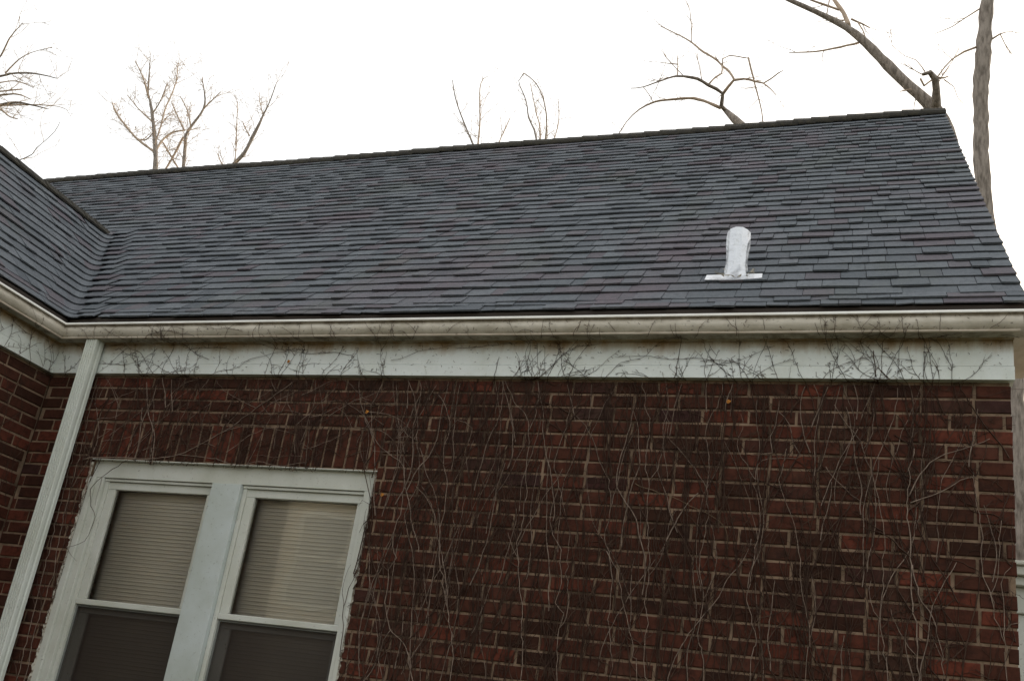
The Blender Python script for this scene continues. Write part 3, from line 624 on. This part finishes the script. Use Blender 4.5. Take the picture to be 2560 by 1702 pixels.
TREES = [
 ("tall grey tree trunk rising beyond the roof's right hand edge", [
  [(6.74,8.5,-0.19,0.1328),(6.73,8.29,2.23,0.1247),(6.68,8.16,3.81,0.1134),(6.52,8.08,4.81,0.1056),(6.44,8.03,5.51,0.1047),(6.38,7.99,5.99,0.1031),(6.37,7.96,6.42,0.104),(6.34,7.94,6.73,0.1019),(6.35,7.91,7.26,0.1002),(6.35,7.87,7.89,0.1043),(6.39,7.82,8.52,0.1054),(6.42,7.8,8.92,0.0947),(6.45,7.77,9.32,0.0896),(6.54,7.75,9.72,0.0871)],
  [(6.36,7.79,9.2,0.0116),(6.17,7.8,9.07,0.0087),(5.99,7.82,8.95,0.0073),(5.75,7.84,8.87,0.0044)],
  [(6.31,7.82,8.55,0.0171),(6.13,7.78,8.45,0.0143),(5.97,7.74,8.3,0.0114),(5.86,7.7,8.13,0.0113),(5.77,7.66,7.95,0.0085)],
  [(6.49,7.81,8.64,0.0142),(6.61,7.84,8.75,0.0114),(6.7,7.86,8.79,0.0057)],
  [(6.61,7.84,8.75,0.0086),(6.67,7.87,8.6,0.0057),(6.76,7.91,8.44,0.0043)],
 ]),
 ("leaning bare tree with broken stub above the ridge's right end", [
  [(6.13,10.0,8.76,0.1319),(5.95,9.95,9.18,0.1132),(5.55,9.88,9.64,0.0911),(5.21,9.82,10.05,0.0819),(4.85,9.76,10.53,0.0692),(4.52,9.71,10.86,0.0559),(4.0,9.64,11.22,0.046),(3.37,9.57,11.61,0.0288)],
  [(5.97,9.95,9.13,0.0864),(5.95,9.66,9.34,0.0657),(5.92,9.51,9.44,0.0588),(5.83,9.4,9.49,0.0455),(5.72,9.31,9.38,0.0291)],
  [(4.56,9.71,10.89,0.0454),(4.45,9.85,11.34,0.0356),(4.25,10.03,11.89,0.0328)],
  [(4.39,9.85,11.4,0.0214),(3.99,9.69,11.49,0.0178),(3.72,9.58,11.56,0.0143)],
  [(4.73,9.76,10.55,0.0208),(4.32,9.58,10.32,0.0172),(4.03,9.44,10.17,0.0137),(3.61,9.25,10.04,0.0068)],
  [(4.6,9.78,11.1,0.0176),(4.78,9.94,11.11,0.0141),(4.91,10.05,11.11,0.0106)],
  [(4.72,9.86,11.07,0.0141),(4.8,9.85,10.88,0.0105),(4.85,9.84,10.64,0.007)],
  [(5.68,9.31,9.31,0.0162),(5.74,9.39,9.22,0.0162),(5.87,9.48,9.4,0.0163)],
  [(5.96,9.51,9.45,0.0196),(6.05,9.51,9.44,0.013),(6.12,9.51,9.47,0.0098)],
  [(5.67,9.92,9.47,0.0101),(5.64,9.95,9.31,0.0067),(5.63,9.99,9.16,0.0067)],
  [(5.55,9.88,9.56,0.0101),(5.4,9.79,9.47,0.0067)],
  [(5.75,9.35,9.47,0.0097),(5.62,9.41,9.77,0.0066),(5.45,9.45,9.91,0.005),(5.26,9.51,10.2,0.005)],
  [(6.05,9.51,9.41,0.0098),(6.21,9.63,9.35,0.0065),(6.28,9.75,9.22,0.0049)],
  [(4.18,9.68,11.1,0.0141),(4.2,9.69,11.32,0.0106),(4.23,9.69,11.55,0.0107)],
 ]),
 ('bare tree with arching boughs behind the middle of the ridge', [
  [(2.84,11.5,10.01,0.0935),(2.65,11.52,10.34,0.0826),(2.48,11.53,10.53,0.0713),(2.29,11.55,10.77,0.0519)],
  [(2.17,11.55,10.86,0.0321),(1.9,11.62,11.08,0.0324),(1.59,11.69,11.27,0.0287),(1.12,11.81,11.39,0.025),(0.72,11.9,11.44,0.0211),(0.4,11.98,11.35,0.017),(0.13,12.07,11.13,0.0128),(-0.05,12.16,10.88,0.0086)],
  [(2.29,11.55,10.77,0.0519),(2.2,11.45,10.83,0.0438),(2.24,11.29,10.99,0.0396),(1.97,11.06,11.04,0.0315),(1.77,10.89,11.07,0.0314),(1.43,10.63,10.96,0.0194),(1.14,10.38,10.66,0.0154),(0.9,10.16,10.38,0.0114),(0.7,9.99,10.23,0.0075)],
  [(1.43,10.63,10.96,0.0156),(1.4,10.72,11.32,0.0118),(1.35,10.79,11.61,0.0079)],
  [(1.4,10.72,11.32,0.0118),(1.19,10.75,11.4,0.0079),(1.05,10.77,11.45,0.006)],
  [(2.24,11.29,10.99,0.0356),(2.45,11.18,11.2,0.0276),(2.65,11.12,11.16,0.0235),(2.86,11.06,11.03,0.0194),(3.04,11.0,10.91,0.0154),(3.31,10.9,11.03,0.0114),(3.4,10.86,11.05,0.0076)],
  [(3.04,11.0,10.91,0.0154),(3.18,10.89,10.68,0.0114),(3.3,10.76,10.42,0.0075)],
  [(2.45,11.18,11.22,0.0237),(2.33,11.29,11.51,0.0239),(2.17,11.39,11.75,0.0202),(1.99,11.5,12.05,0.0204),(1.64,11.68,12.48,0.0209),(1.41,11.82,12.83,0.017),(1.09,11.98,13.21,0.013),(0.62,12.19,13.7,0.0089)],
  [(1.41,11.82,12.83,0.0127),(1.39,11.81,13.09,0.0128),(1.31,11.79,13.67,0.0086),(1.19,11.78,13.97,0.0065)],
  [(2.17,11.39,11.75,0.0161),(2.15,11.43,11.97,0.0122),(2.28,11.49,12.09,0.0122),(2.63,11.61,12.08,0.0081)],
  [(1.98,11.06,11.06,0.0197),(2.08,11.17,11.31,0.0159),(2.18,11.25,11.45,0.016),(2.17,11.33,11.7,0.0161)],
  [(2.64,11.61,12.1,0.0203),(2.74,11.73,11.74,0.0203),(2.8,11.8,11.52,0.0162),(2.94,11.97,11.03,0.0121),(2.98,12.07,10.72,0.0121),(3.02,12.14,10.51,0.0121)],
  [(0.9,10.16,10.38,0.0076),(0.99,10.27,10.3,0.0076),(1.07,10.39,10.2,0.0057)],
 ]),
 ("slender bare tree with spreading crown, tallest behind the ridge's left end", [
  [(-16.82,17.0,13.81,0.0852),(-17.02,16.99,14.5,0.0794),(-17.26,16.97,15.35,0.0735),(-17.48,16.96,15.98,0.0674),(-17.87,16.94,16.93,0.0546),(-18.13,16.94,17.48,0.0413),(-18.32,16.93,17.82,0.0346),(-18.68,16.9,19.35,0.0141)],
  [(-17.26,16.97,15.35,0.0468),(-18.53,17.26,16.23,0.0413),(-19.52,17.48,17.08,0.0353),(-20.35,17.68,17.86,0.0288),(-20.83,17.81,18.47,0.0146)],
  [(-17.77,16.95,16.62,0.0272),(-18.49,16.91,17.19,0.0206),(-19.15,16.87,17.81,0.0139)],
  [(-17.26,16.97,15.46,0.0402),(-17.34,17.18,16.02,0.0407),(-17.24,17.41,16.49,0.0342),(-17.0,17.59,16.67,0.0275)],
  [(-17.39,16.97,15.77,0.0336),(-17.63,17.21,16.59,0.0274),(-17.96,17.5,17.59,0.0279),(-18.28,17.92,19.05,0.0215),(-18.78,18.24,20.28,0.0147)],
  [(-18.21,16.93,17.59,0.0276),(-18.38,16.54,18.25,0.0206),(-18.62,16.27,18.68,0.0137)],
  [(-17.87,16.94,16.93,0.0273),(-17.48,16.73,17.23,0.0203),(-17.1,16.44,17.7,0.0135)],
  [(-18.53,17.26,16.23,0.0275),(-18.02,17.15,16.06,0.0205),(-17.65,17.02,16.26,0.0203)],
 ]),
 ('bare tree with crossing low stems beside the slender spreading tree', [
  [(-16.68,18.0,14.47,0.0678),(-16.94,18.06,15.3,0.0618),(-17.32,18.16,16.65,0.056),(-17.43,18.19,16.94,0.0563),(-17.34,18.22,17.33,0.0424),(-17.08,18.29,18.13,0.0355),(-17.27,18.34,18.84,0.0287),(-17.64,18.39,19.6,0.0145)],
  [(-17.08,18.29,18.13,0.0284),(-16.73,18.25,18.49,0.0213),(-16.47,18.23,18.76,0.0142)],
  [(-17.55,18.2,17.19,0.0282),(-18.3,18.31,18.15,0.0216),(-18.69,18.37,18.69,0.0145)],
  [(-17.51,18.19,16.9,0.0352),(-17.5,18.04,16.16,0.0348),(-17.54,17.84,15.19,0.0343),(-17.46,17.7,14.49,0.0339)],
  [(-16.74,18.03,14.82,0.0341),(-17.03,18.04,15.29,0.0343),(-17.58,18.04,15.94,0.0278),(-18.19,18.05,16.64,0.0282)],
  [(-17.34,18.22,17.33,0.0282),(-17.58,18.14,17.94,0.0213),(-18.06,18.06,18.61,0.0143)],
 ]),
 ('lone bare stem slanting right behind the left ridge', [
  [(-13.51,16.0,13.21,0.0671),(-13.21,15.98,13.75,0.0611),(-12.82,15.96,14.21,0.055),(-12.68,15.95,14.73,0.049),(-12.55,15.93,15.14,0.043),(-12.46,15.92,15.55,0.0308),(-12.34,15.91,16.04,0.0186),(-12.26,15.89,16.68,0.0124)],
  [(-12.79,15.95,14.85,0.0246),(-13.07,15.98,15.22,0.0186),(-13.22,16.0,15.44,0.0125)],
  [(-13.07,15.97,13.92,0.0183),(-13.35,16.05,14.94,0.0155),(-13.79,16.17,16.41,0.0127)],
  [(-12.46,15.92,15.55,0.0185),(-12.9,16.14,16.27,0.0126),(-13.17,16.3,16.81,0.0096)],
  [(-13.21,15.98,13.75,0.0244),(-13.61,16.04,13.97,0.0185),(-13.93,16.12,14.41,0.0125)],
 ]),
 ('pair of thin bare shoots standing behind the ridge centre', [
  [(-6.38,19.0,15.49,0.038),(-6.7,19.06,16.18,0.032),(-7.17,19.13,17.06,0.026),(-7.72,19.21,18.19,0.0199),(-8.06,19.28,19.16,0.0135)],
  [(-6.38,19.0,15.49,0.038),(-6.67,19.26,16.33,0.0323),(-6.96,19.67,17.66,0.0266),(-7.43,20.19,19.46,0.0207),(-7.46,20.36,20.04,0.0139)],
  [(-6.03,19.0,15.47,0.0252),(-6.08,19.42,16.43,0.0193),(-6.09,19.82,17.39,0.0198),(-6.09,20.09,18.04,0.0134)],
 ]),
 ('narrow bare treetop with drooping tip behind the ridge centre', [
  [(-4.38,19.0,15.48,0.0371),(-4.57,19.02,16.13,0.0312),(-4.75,19.04,16.67,0.0252),(-5.0,19.06,17.15,0.0254),(-5.18,19.08,17.81,0.0192),(-5.57,19.1,18.68,0.013),(-5.43,19.12,18.97,0.013)],
  [(-4.32,19.0,15.48,0.0371),(-4.21,18.74,15.9,0.0308),(-4.13,18.43,16.43,0.0245),(-4.2,18.12,16.94,0.0183),(-4.42,17.83,17.38,0.0183),(-4.78,17.58,17.63,0.0122)],
  [(-4.36,19.0,15.48,0.0309),(-4.75,19.51,17.09,0.0257),(-5.08,19.78,17.95,0.0196),(-5.62,20.24,19.51,0.0136)],
  [(-4.1,19.0,15.46,0.0247),(-4.17,19.38,16.39,0.0189),(-4.26,19.81,17.5,0.0162),(-4.51,20.23,18.66,0.0133)],
 ]),
 ('fine bare boughs of a tree reaching in at the left edge', [
  [(-20.04,12.0,7.89,0.2608),(-21.71,12.18,10.91,0.243),(-23.4,12.34,13.69,0.2202),(-25.35,12.46,16.31,0.1935)],
  [(-23.47,12.34,13.85,0.1104),(-21.47,12.47,14.56,0.0728),(-20.02,12.57,15.03,0.0481),(-19.45,12.61,15.08,0.0359),(-18.93,12.64,15.16,0.0298),(-18.16,12.69,15.09,0.0237),(-17.3,12.73,14.85,0.0117)],
  [(-23.4,12.34,13.69,0.1101),(-21.62,12.74,14.2,0.0733),(-20.0,13.09,14.45,0.0486),(-19.31,13.24,14.62,0.0364),(-18.7,13.36,14.55,0.0242),(-18.18,13.47,14.44,0.012)],
  [(-21.62,12.74,14.2,0.0488),(-18.81,12.27,13.61,0.0347),(-17.74,12.09,13.06,0.0225),(-17.3,12.02,12.88,0.0112)],
  [(-21.47,12.47,14.56,0.0425),(-20.3,12.93,14.79,0.0365),(-19.91,13.09,14.97,0.0244),(-19.33,13.33,15.19,0.0184)],
  [(-21.34,12.47,14.25,0.0423),(-19.59,12.58,14.34,0.0297),(-18.62,12.65,14.38,0.0236),(-18.0,12.68,14.16,0.0117)],
  [(-19.3,12.62,15.18,0.024),(-18.76,12.49,15.51,0.0178),(-18.16,12.39,15.62,0.0118),(-17.31,12.26,15.56,0.0087)],
  [(-21.47,12.47,14.56,0.0485),(-19.0,11.81,14.51,0.0288),(-18.16,11.51,14.67,0.0226),(-17.63,11.22,15.01,0.0168),(-16.97,10.95,15.2,0.0083)],
  [(-20.0,13.09,14.45,0.0304),(-18.95,13.54,14.74,0.0183),(-18.26,13.82,14.82,0.0122),(-17.98,13.92,14.74,0.0092)],
  [(-20.84,12.52,14.82,0.0303),(-20.24,13.01,15.23,0.0245),(-19.82,13.37,15.58,0.0186),(-19.36,13.66,15.52,0.0124)],
  [(-21.88,12.18,10.92,0.0522),(-17.44,11.14,10.42,0.0263),(-14.36,10.31,10.11,0.0122),(-13.69,10.06,10.21,0.0096),(-12.98,9.78,10.36,0.0075),(-12.73,9.63,10.5,0.0056)],
 ]),
]

OUT = [(-.008, None)]
def surf(u, v, lift, side='main'):
    """a point on the wall surface unrolled upwards: v < 0 brick, then frieze edge, frieze, soffit, gutter face"""
    if v < 0: a, z = 0., v
    elif v < .03: a, z = v, -.002
    elif v < .216: a, z = .030, v - .03
    elif v < .298: a, z = .030 + (v - .216), .187
    else:
        f = min(1., (v - .298) / .09); a, z = .118 + .012 * math.sin(f * math.pi * .9 + .25) + .006 * f, .190 + f * .092
    a += lift
    if v > 0 and v < .03: z -= lift
    if .216 <= v < .298: z -= lift
    return Vector((u, -a, z)) if side == 'main' else Vector((a, u, z))
VR = random.Random(77)
def wander(u, v, ang, length, step, wob, pull=.0):
    """random walk on the unrolled wall; ang measured from straight up"""
    pts = [(u, v)]; d = 0
    while d < length:
        ang += VR.gauss(0, wob); ang *= (1 - pull); u += math.sin(ang) * step; v += math.cos(ang) * step; pts.append((u, v)); d += step
    return pts
def inwin(u, z): return WX0 + .02 < u < WX1 - .02 and z < WZ1 - .02
def lay(m, pts, r0, r1, sides=4, side='main', lift0=None):
    k = len(pts)
    if k < 3: return
    P = []; RR = []
    for i, (u, v) in enumerate(pts):
        r = r0 + (r1 - r0) * i / (k - 1); P.append(surf(u, v, r * .9 + .001 + abs(VR.gauss(0, .0012)), side)); RR.append(r * VR.uniform(.85, 1.15))
    m.tube(P, RR, sides, cap=False)
def side_shoots(m, pts, r, n, ln, side='main', lo=-1.2, hi=1.2):
    for _ in range(n):
        u, v = pts[VR.randrange(len(pts))]; a = VR.uniform(lo, hi)
        w = wander(u, v, a, VR.uniform(.3, 1) * ln, .022, .22, .06)
        top = .33 if VR.random() < .06 else -.004; w = [q for q in w if not inwin(*q) and q[1] < top and q[0] < XR - .01]
        lay(m, w, r * .55, r * .25, 3, side)
        if len(w) > 6 and VR.random() < .6:
            u, v = w[len(w) // 2]; w2 = [q for q in wander(u, v, a + VR.choice((-.7, .7)), ln * .35, .02, .25) if not inwin(*q) and q[1] < -.004 and q[0] < XR - .01]; lay(m, w2, r * .4, r * .2, 3, side)
GR = 'bare vines climbing the brick wall'
for lab, lines in VINES:
    v = empty('climbing_vine', lab, 'vine', GR); twigs = MB()
    pale = 'yellowish' in lab; dark = 'dark vine' in lab
    mat = M_PALETWIG if pale else (M_TWIG if dark else M_STEM)
    for i, (r, pts) in enumerate(lines):
        V = [(Vector((x, 0, z)), r) for x, z in pts]
        if i == 0 and pts[0][1] < -1.2 and not dark: V = [(Vector((pts[0][0] + .04, 0, GROUND)), r * 1.5), (Vector((pts[0][0] + .05, 0, -2.4)), r * 1.3)] + V
        sp = smooth_path(V, .03); P = []; RR = []; n = len(sp)
        for k, (q, rad) in enumerate(sp):
            rad = rad * (1 - .55 * k / n) * VR.uniform(.9, 1.12); base = 0.002 if not dark else .004
            P.append(Vector((q.x + VR.gauss(0, .0034), -(rad * .9 + base) - (.014 if (dark or 'level' in lab) and q.z > WZ1 - .02 and q.z < WZ1 + .03 else 0), q.z + VR.gauss(0, .001)))); RR.append(rad * .54)
        m = MB(); m.tube(P, RR, 6); m.build('stem' if i == 0 else 'shoot', mat, v, smooth=True)
        if not pale: side_shoots(twigs, [(q.x, q.z) for q, _ in sp], r, (5 if dark else int(6 + n * .16)), .12 if dark else .26)
    if twigs.v: twigs.build('side_twigs', M_TWIG, v, kind='stuff')

# fine tangle that nobody could count
fine = MB(); finep = MB()
for _ in range(900):
    c = VR.choice((.95, 1.9, 2.42, 2.55, 2.68, 2.85, 3.0, 3.15, 3.35, 3.55, 3.72, 3.9, 4.1, 4.3, 4.5, 4.7, 4.95)) if VR.random() < .6 else VR.uniform(.44, XR - .04)
    u = c + VR.gauss(0, .05); v0 = VR.uniform(-1.75, -.12)
    w = wander(u, v0, VR.gauss(0, .2), VR.uniform(.25, .95), .03, .12, .08)
    top = .33 if VR.random() < .03 else -.004; w = [q for q in w if not inwin(*q) and q[1] < top and .0 < q[0] < XR - .01]
    r = VR.uniform(.0013, .0036); lay(finep if VR.random() < .13 else fine, w, r, r * .6, 3)
    side_shoots(fine, w or [(u, -.1)], r * .9, VR.randrange(1, 4), .14)
for _ in range(420):                                # short dense clusters with aerial rootlets
    u = VR.uniform(.44, XR - .05); v0 = VR.uniform(-1.7, -.03)
    for _ in range(VR.randrange(3, 9)):
        w = [q for q in wander(u + VR.gauss(0, .02), v0 + VR.gauss(0, .04), VR.uniform(-1.6, 1.6), VR.uniform(.03, .11), .012, .4) if not inwin(*q) and q[1] < .0]
        lay(fine, w, .0015, .0008, 3)
for _ in range(240):                                # above the window, thick mat of shoots
    w = [q for q in wander(VR.uniform(.4, 2.5), VR.uniform(-.52, -.05), VR.uniform(-1.7, 1.7), VR.uniform(.08, .4), .025, .15) if not inwin(*q) and q[1] < .0]
    lay(finep if VR.random() < .3 else fine, w, .0017, .0008, 3)
o = fine.build('vine_tangle', M_TWIG, kind='stuff'); o['label'] = 'fine dark vine twigs matted over the main brick wall'; o['category'] = 'vine twigs'
o = finep.build('pale_vine_tangle', M_STEM, kind='stuff'); o['label'] = 'thin pale vine stems matted over the main brick wall'; o['category'] = 'vine twigs'
def budded(m, w, a, r, side):
    lay(m, w, r, r * .5, 3, side)
    for q in w[3:]:
        if VR.random() < .3 and q[1] > .03:
            lay(m, wander(q[0], q[1], a + VR.choice((-1, 1)) * VR.uniform(.5, 1.3), VR.uniform(.008, .024), .008, .2), .0009, .0013, 3, side)
def fan(m, u, side, big):
    a = VR.gauss(0, .9); L = VR.uniform(.14, .42) * big
    w = [q for q in wander(u, -.04, a, .04 + L, .016, .13, .01) if q[1] < .385]; budded(m, w, a, .0015, side)
    for _ in range(VR.choice((0, 1, 1, 2, 3))):
        if len(w) < 7: break
        k = VR.randrange(2, len(w) - 2); q = w[k]; b = a + VR.choice((-1, 1)) * VR.uniform(.35, 1.0)
        w2 = [p for p in wander(q[0], q[1], b, L * VR.uniform(.3, .8), .016, .15) if -.01 < p[1] < .385]; budded(m, w2, b, .0012, side)
fz = MB()
for c in (0.1, 0.26, 0.5, 0.7, 0.93, 1.04, 1.23, 1.39, 1.55, 1.76, 1.96, 2.15, 2.3, 2.75, 2.93, 3.06, 3.15, 3.31, 3.38, 3.54, 3.78, 3.87, 3.97, 4.04, 4.13, 4.24, 4.35, 4.45, 4.51, 4.65, 4.7, 4.79, 4.83, 4.95, 5.03, 5.05):
    for _ in range(VR.choice((1, 1, 2, 2, 3, 4))): fan(fz, c + VR.gauss(0, .05), 'main', VR.choice((.6, .9, 1.2)))
for _ in range(16):                                 # runners trailing along the boards and the gutter
    w = [q for q in wander(VR.uniform(.1, XR - .9), VR.choice((VR.uniform(.05, .20), VR.uniform(.2, .34))), VR.choice((-1, 1)) * VR.uniform(1.1, 1.6), VR.uniform(.3, .9), .018, .09) if .0 < q[1] < .38 and .05 < q[0] < XR]
    if len(w) > 4: budded(fz, w, 0, .0014, 'main')
for _ in range(16): fan(fz, -VR.uniform(.03, .75), 'wing', 1.0)
for _ in range(60):                                 # shoots that crossed to the gutter face
    u = VR.uniform(.2, XR + .05); w = [q for q in wander(u, VR.uniform(.24, .31), VR.uniform(-1.1, 1.1), VR.uniform(.05, .16), .012, .2) if q[1] < .388]; lay(fz, w, .0014, .0008, 3)
for _ in range(420):                                # dried holdfasts left on the paint
    u = VR.uniform(.05, XR); v0 = VR.choice((VR.uniform(.035, .21), VR.uniform(.30, .385))); lay(fz, wander(u, v0, VR.uniform(-2, 2), VR.uniform(.006, .014), .004, .5), .0012, .001, 3)
o = fz.build('frieze_vine_twigs', M_TWIG, kind='stuff'); o['label'] = 'fine budded vine twigs fanned over the white frieze and gutter'; o['category'] = 'vine twigs'
ww = MB()
for _ in range(60):
    w = [q for q in wander(-VR.uniform(.0, .9), VR.uniform(-1.6, -.2), VR.gauss(0, .3), VR.uniform(.2, .7), .03, .14, .04) if q[1] < .0 and q[0] < -.005]; lay(ww, w, .002, .001, 3, 'wing')
o = ww.build('wing_vine_twigs', M_TWIG, kind='stuff'); o['label'] = 'thin vine stems on the side wall left of the downspout'; o['category'] = 'vine twigs'

# dried leaves caught in the vines
LF = ((2.405, -.655, 'orange dried leaf caught in vines just right of the window'), (2.225, -.205, 'orange dried leaf caught in vines above the window corner'), (4.105, -.115, 'ochre dried leaf caught in vines under the white board'), (1.69, .075, 'brown dried leaf stuck on the white board above the window'))
for x, z, lab in LF:
    m = MB(); yy = -.012 if z < 0 else -.036
    m.poly([(x - .011, yy, z), (x - .003, yy - .006, z + .010), (x + .012, yy - .003, z + .004), (x + .006, yy - .008, z - .009), (x - .004, yy - .005, z - .011)]); m.poly([(x - .011, yy + .001, z), (x - .004, yy - .004, z - .011), (x + .006, yy - .007, z - .009), (x + .012, yy - .002, z + .004), (x - .003, yy - .005, z + .010)])
    o = m.build('dried_leaf', M_LEAF); o['label'] = lab; o['category'] = 'leaf'; o['group'] = 'dried leaves in the vines'

# ------------------------------------------------------------------ bare trees beyond the roof
TR = random.Random(5)
def twig_tree(m, P, D, L, r, lvl):
    k = max(3, int(L / .10)); pts = [P.copy()]; d = D.normalized()
    for i in range(k):
        d = (d + Vector((TR.gauss(0, .13), TR.gauss(0, .13), TR.gauss(.03, .12)))).normalized(); pts.append(pts[-1] + d * (L / k))
    m.tube(pts, [r * (1 - .6 * i / k) for i in range(k + 1)], 3, cap=False)
    if lvl > 0:
        for _ in range(TR.randrange(2, 5)):
            i = TR.randrange(1, k); dd = (d + Vector((TR.gauss(0, .8), TR.gauss(0, .8), TR.gauss(.2, .6)))).normalized(); twig_tree(m, pts[i], dd, L * TR.uniform(.3, .6), r * .6, lvl - 1)
for ti, (lab, lines) in enumerate(TREES):
    t = empty('bare_tree', lab, 'tree', 'bare trees beyond the roof'); tw = MB()
    for i, pts in enumerate(lines):
        V = [(Vector(q[:3]), q[3]) for q in pts]
        if i == 0:
            b = V[0][0]; r0 = V[0][1]; h = b.z - GROUND
            down = (V[0][0] - V[1][0]).normalized(); down.z = min(down.z, -.6); ext = []
            for z in (-.4, -.9, -1.6, -2.6, -4, -6, -8.5, -12):
                if b.z + z > GROUND + .3: f = 1 - math.exp(z / 1.2); ext.append((Vector((b.x + down.x * .5 * f, b.y + down.y * .5 * f, b.z + z)), r0 * 1.05 - .0025 * z))
            V = [(Vector((ext[-1][0].x, ext[-1][0].y, GROUND - .1)), r0 * 1.3 + .003 * h)] + ext[::-1] + V
        step = .12 if ti == 0 or i else .2
        sp = smooth_path(V, step); kn = [q + Vector((TR.gauss(0, .12), TR.gauss(0, .12), TR.gauss(0, .12))) * min(rad * .9, .018) for q, rad in sp]
        m = MB(); m.tube(kn, [rad * TR.uniform(.9, 1.1) for _, rad in sp], 12 if i == 0 else 6, rough=.12); m.build('trunk' if i == 0 else 'limb', M_BARK if (i == 0 or sp[0][1] > .05) else M_BRANCH, t, smooth=True)
        if i > 0 or ti > 2:
            zlo = min(q[2] for q in pts)
            L = sum((V[j + 1][0] - V[j][0]).length for j in range(len(V) - 1)); dens = 2.2 if ti in (0, 1, 2) else 5.0
            if ti in (6, 7): dens = 2.4
            if ti == 8: dens = 2.2
            for _ in range(min(90, int(len(sp) * step * dens) + 1)):
                k = TR.randrange(max(1, len(sp) // 6), len(sp)); q, rad = sp[k]
                if q.z < zlo: continue
                tg = (sp[min(k + 1, len(sp) - 1)][0] - sp[k - 1][0]).normalized()
                d = tg + Vector((TR.gauss(0, .7), TR.gauss(0, .7), TR.gauss(.25, .5))); twig_tree(tw, q, d, TR.uniform(.2, .8) * (.9 if ti < 3 else 1.5), max(.006 if ti < 3 else .0085, min(.011, rad * .5)), 2 if ti > 2 and ti not in (6, 7) else 1)
    if tw.v: tw.build('twigs', M_BRANCH, t, kind='stuff')

# ------------------------------------------------------------------ unseen neighbour's house, added to block low sky and reflect in the panes
M_SIDING = simple('cream_siding', (.42, .38, .30), .7, .3, 3, (.36, .33, .26))
nb = empty('added_neighbour_house', 'added out-of-view pale sided house across the yard, mirrored faintly in the window panes', 'house')
NX0, NX1, NY, NH = -9.5, 2.5, -10.5, 2.3
mb = MB(); mb.box(NX0, NX1, NY - 7, NY, GROUND, NH); nw = mb.build('wall', M_SIDING, nb)
for k in range(int((NH - GROUND) / .15)):
    m = MB(); z = GROUND + k * .15; m.hexa([(NX0, NY + .001, z), (NX1, NY + .001, z), (NX1, NY + .001, z), (NX0, NY + .001, z), (NX0, NY + .001, z + .15), (NX1, NY + .001, z + .15), (NX1, NY + .004, z + .149), (NX0, NY + .004, z + .149)]) if False else m.hexa([(NX0, NY, z), (NX1, NY, z), (NX1, NY + .022, z), (NX0, NY + .022, z), (NX0, NY, z + .15), (NX1, NY, z + .15), (NX1, NY + .006, z + .15), (NX0, NY + .006, z + .15)]); m.build('siding_board', M_SIDING, nw)
mb = MB(); q = [(NY + .5, NH - .1), (NY - 3.5, NH + 2.6), (NY - 7.5, NH - .1)]
mb.extrude([(NX0 - .3, a, b) for a, b in q], [(NX1 + .3, a, b) for a, b in q]); mb.build('roof', M_SHINGLE, nb)
for wx in (-7.6, -4.6, -1.2, 1.0):
    for wz in (-2.2, .2):
        wo_ = bpy.data.objects.new('window', None); col.objects.link(wo_); wo_.parent = nb
        m = MB(); m.box(wx - .08, wx + 1.0, NY + .02, NY + .05, wz - .08, wz); m.box(wx - .08, wx + 1.0, NY + .02, NY + .05, wz + 1.5, wz + 1.58); m.box(wx - .08, wx, NY + .02, NY + .05, wz, wz + 1.5); m.box(wx + .92, wx + 1.0, NY + .02, NY + .05, wz, wz + 1.5); m.box(wx, wx + .92, NY + .02, NY + .045, wz + .72, wz + .77); m.build('frame', M_TRIM, wo_)
        m = MB(); m.box(wx, wx + .92, NY + .01, NY + .03, wz, wz + 1.5); m.build('pane', M_SCREENFRAME, wo_)
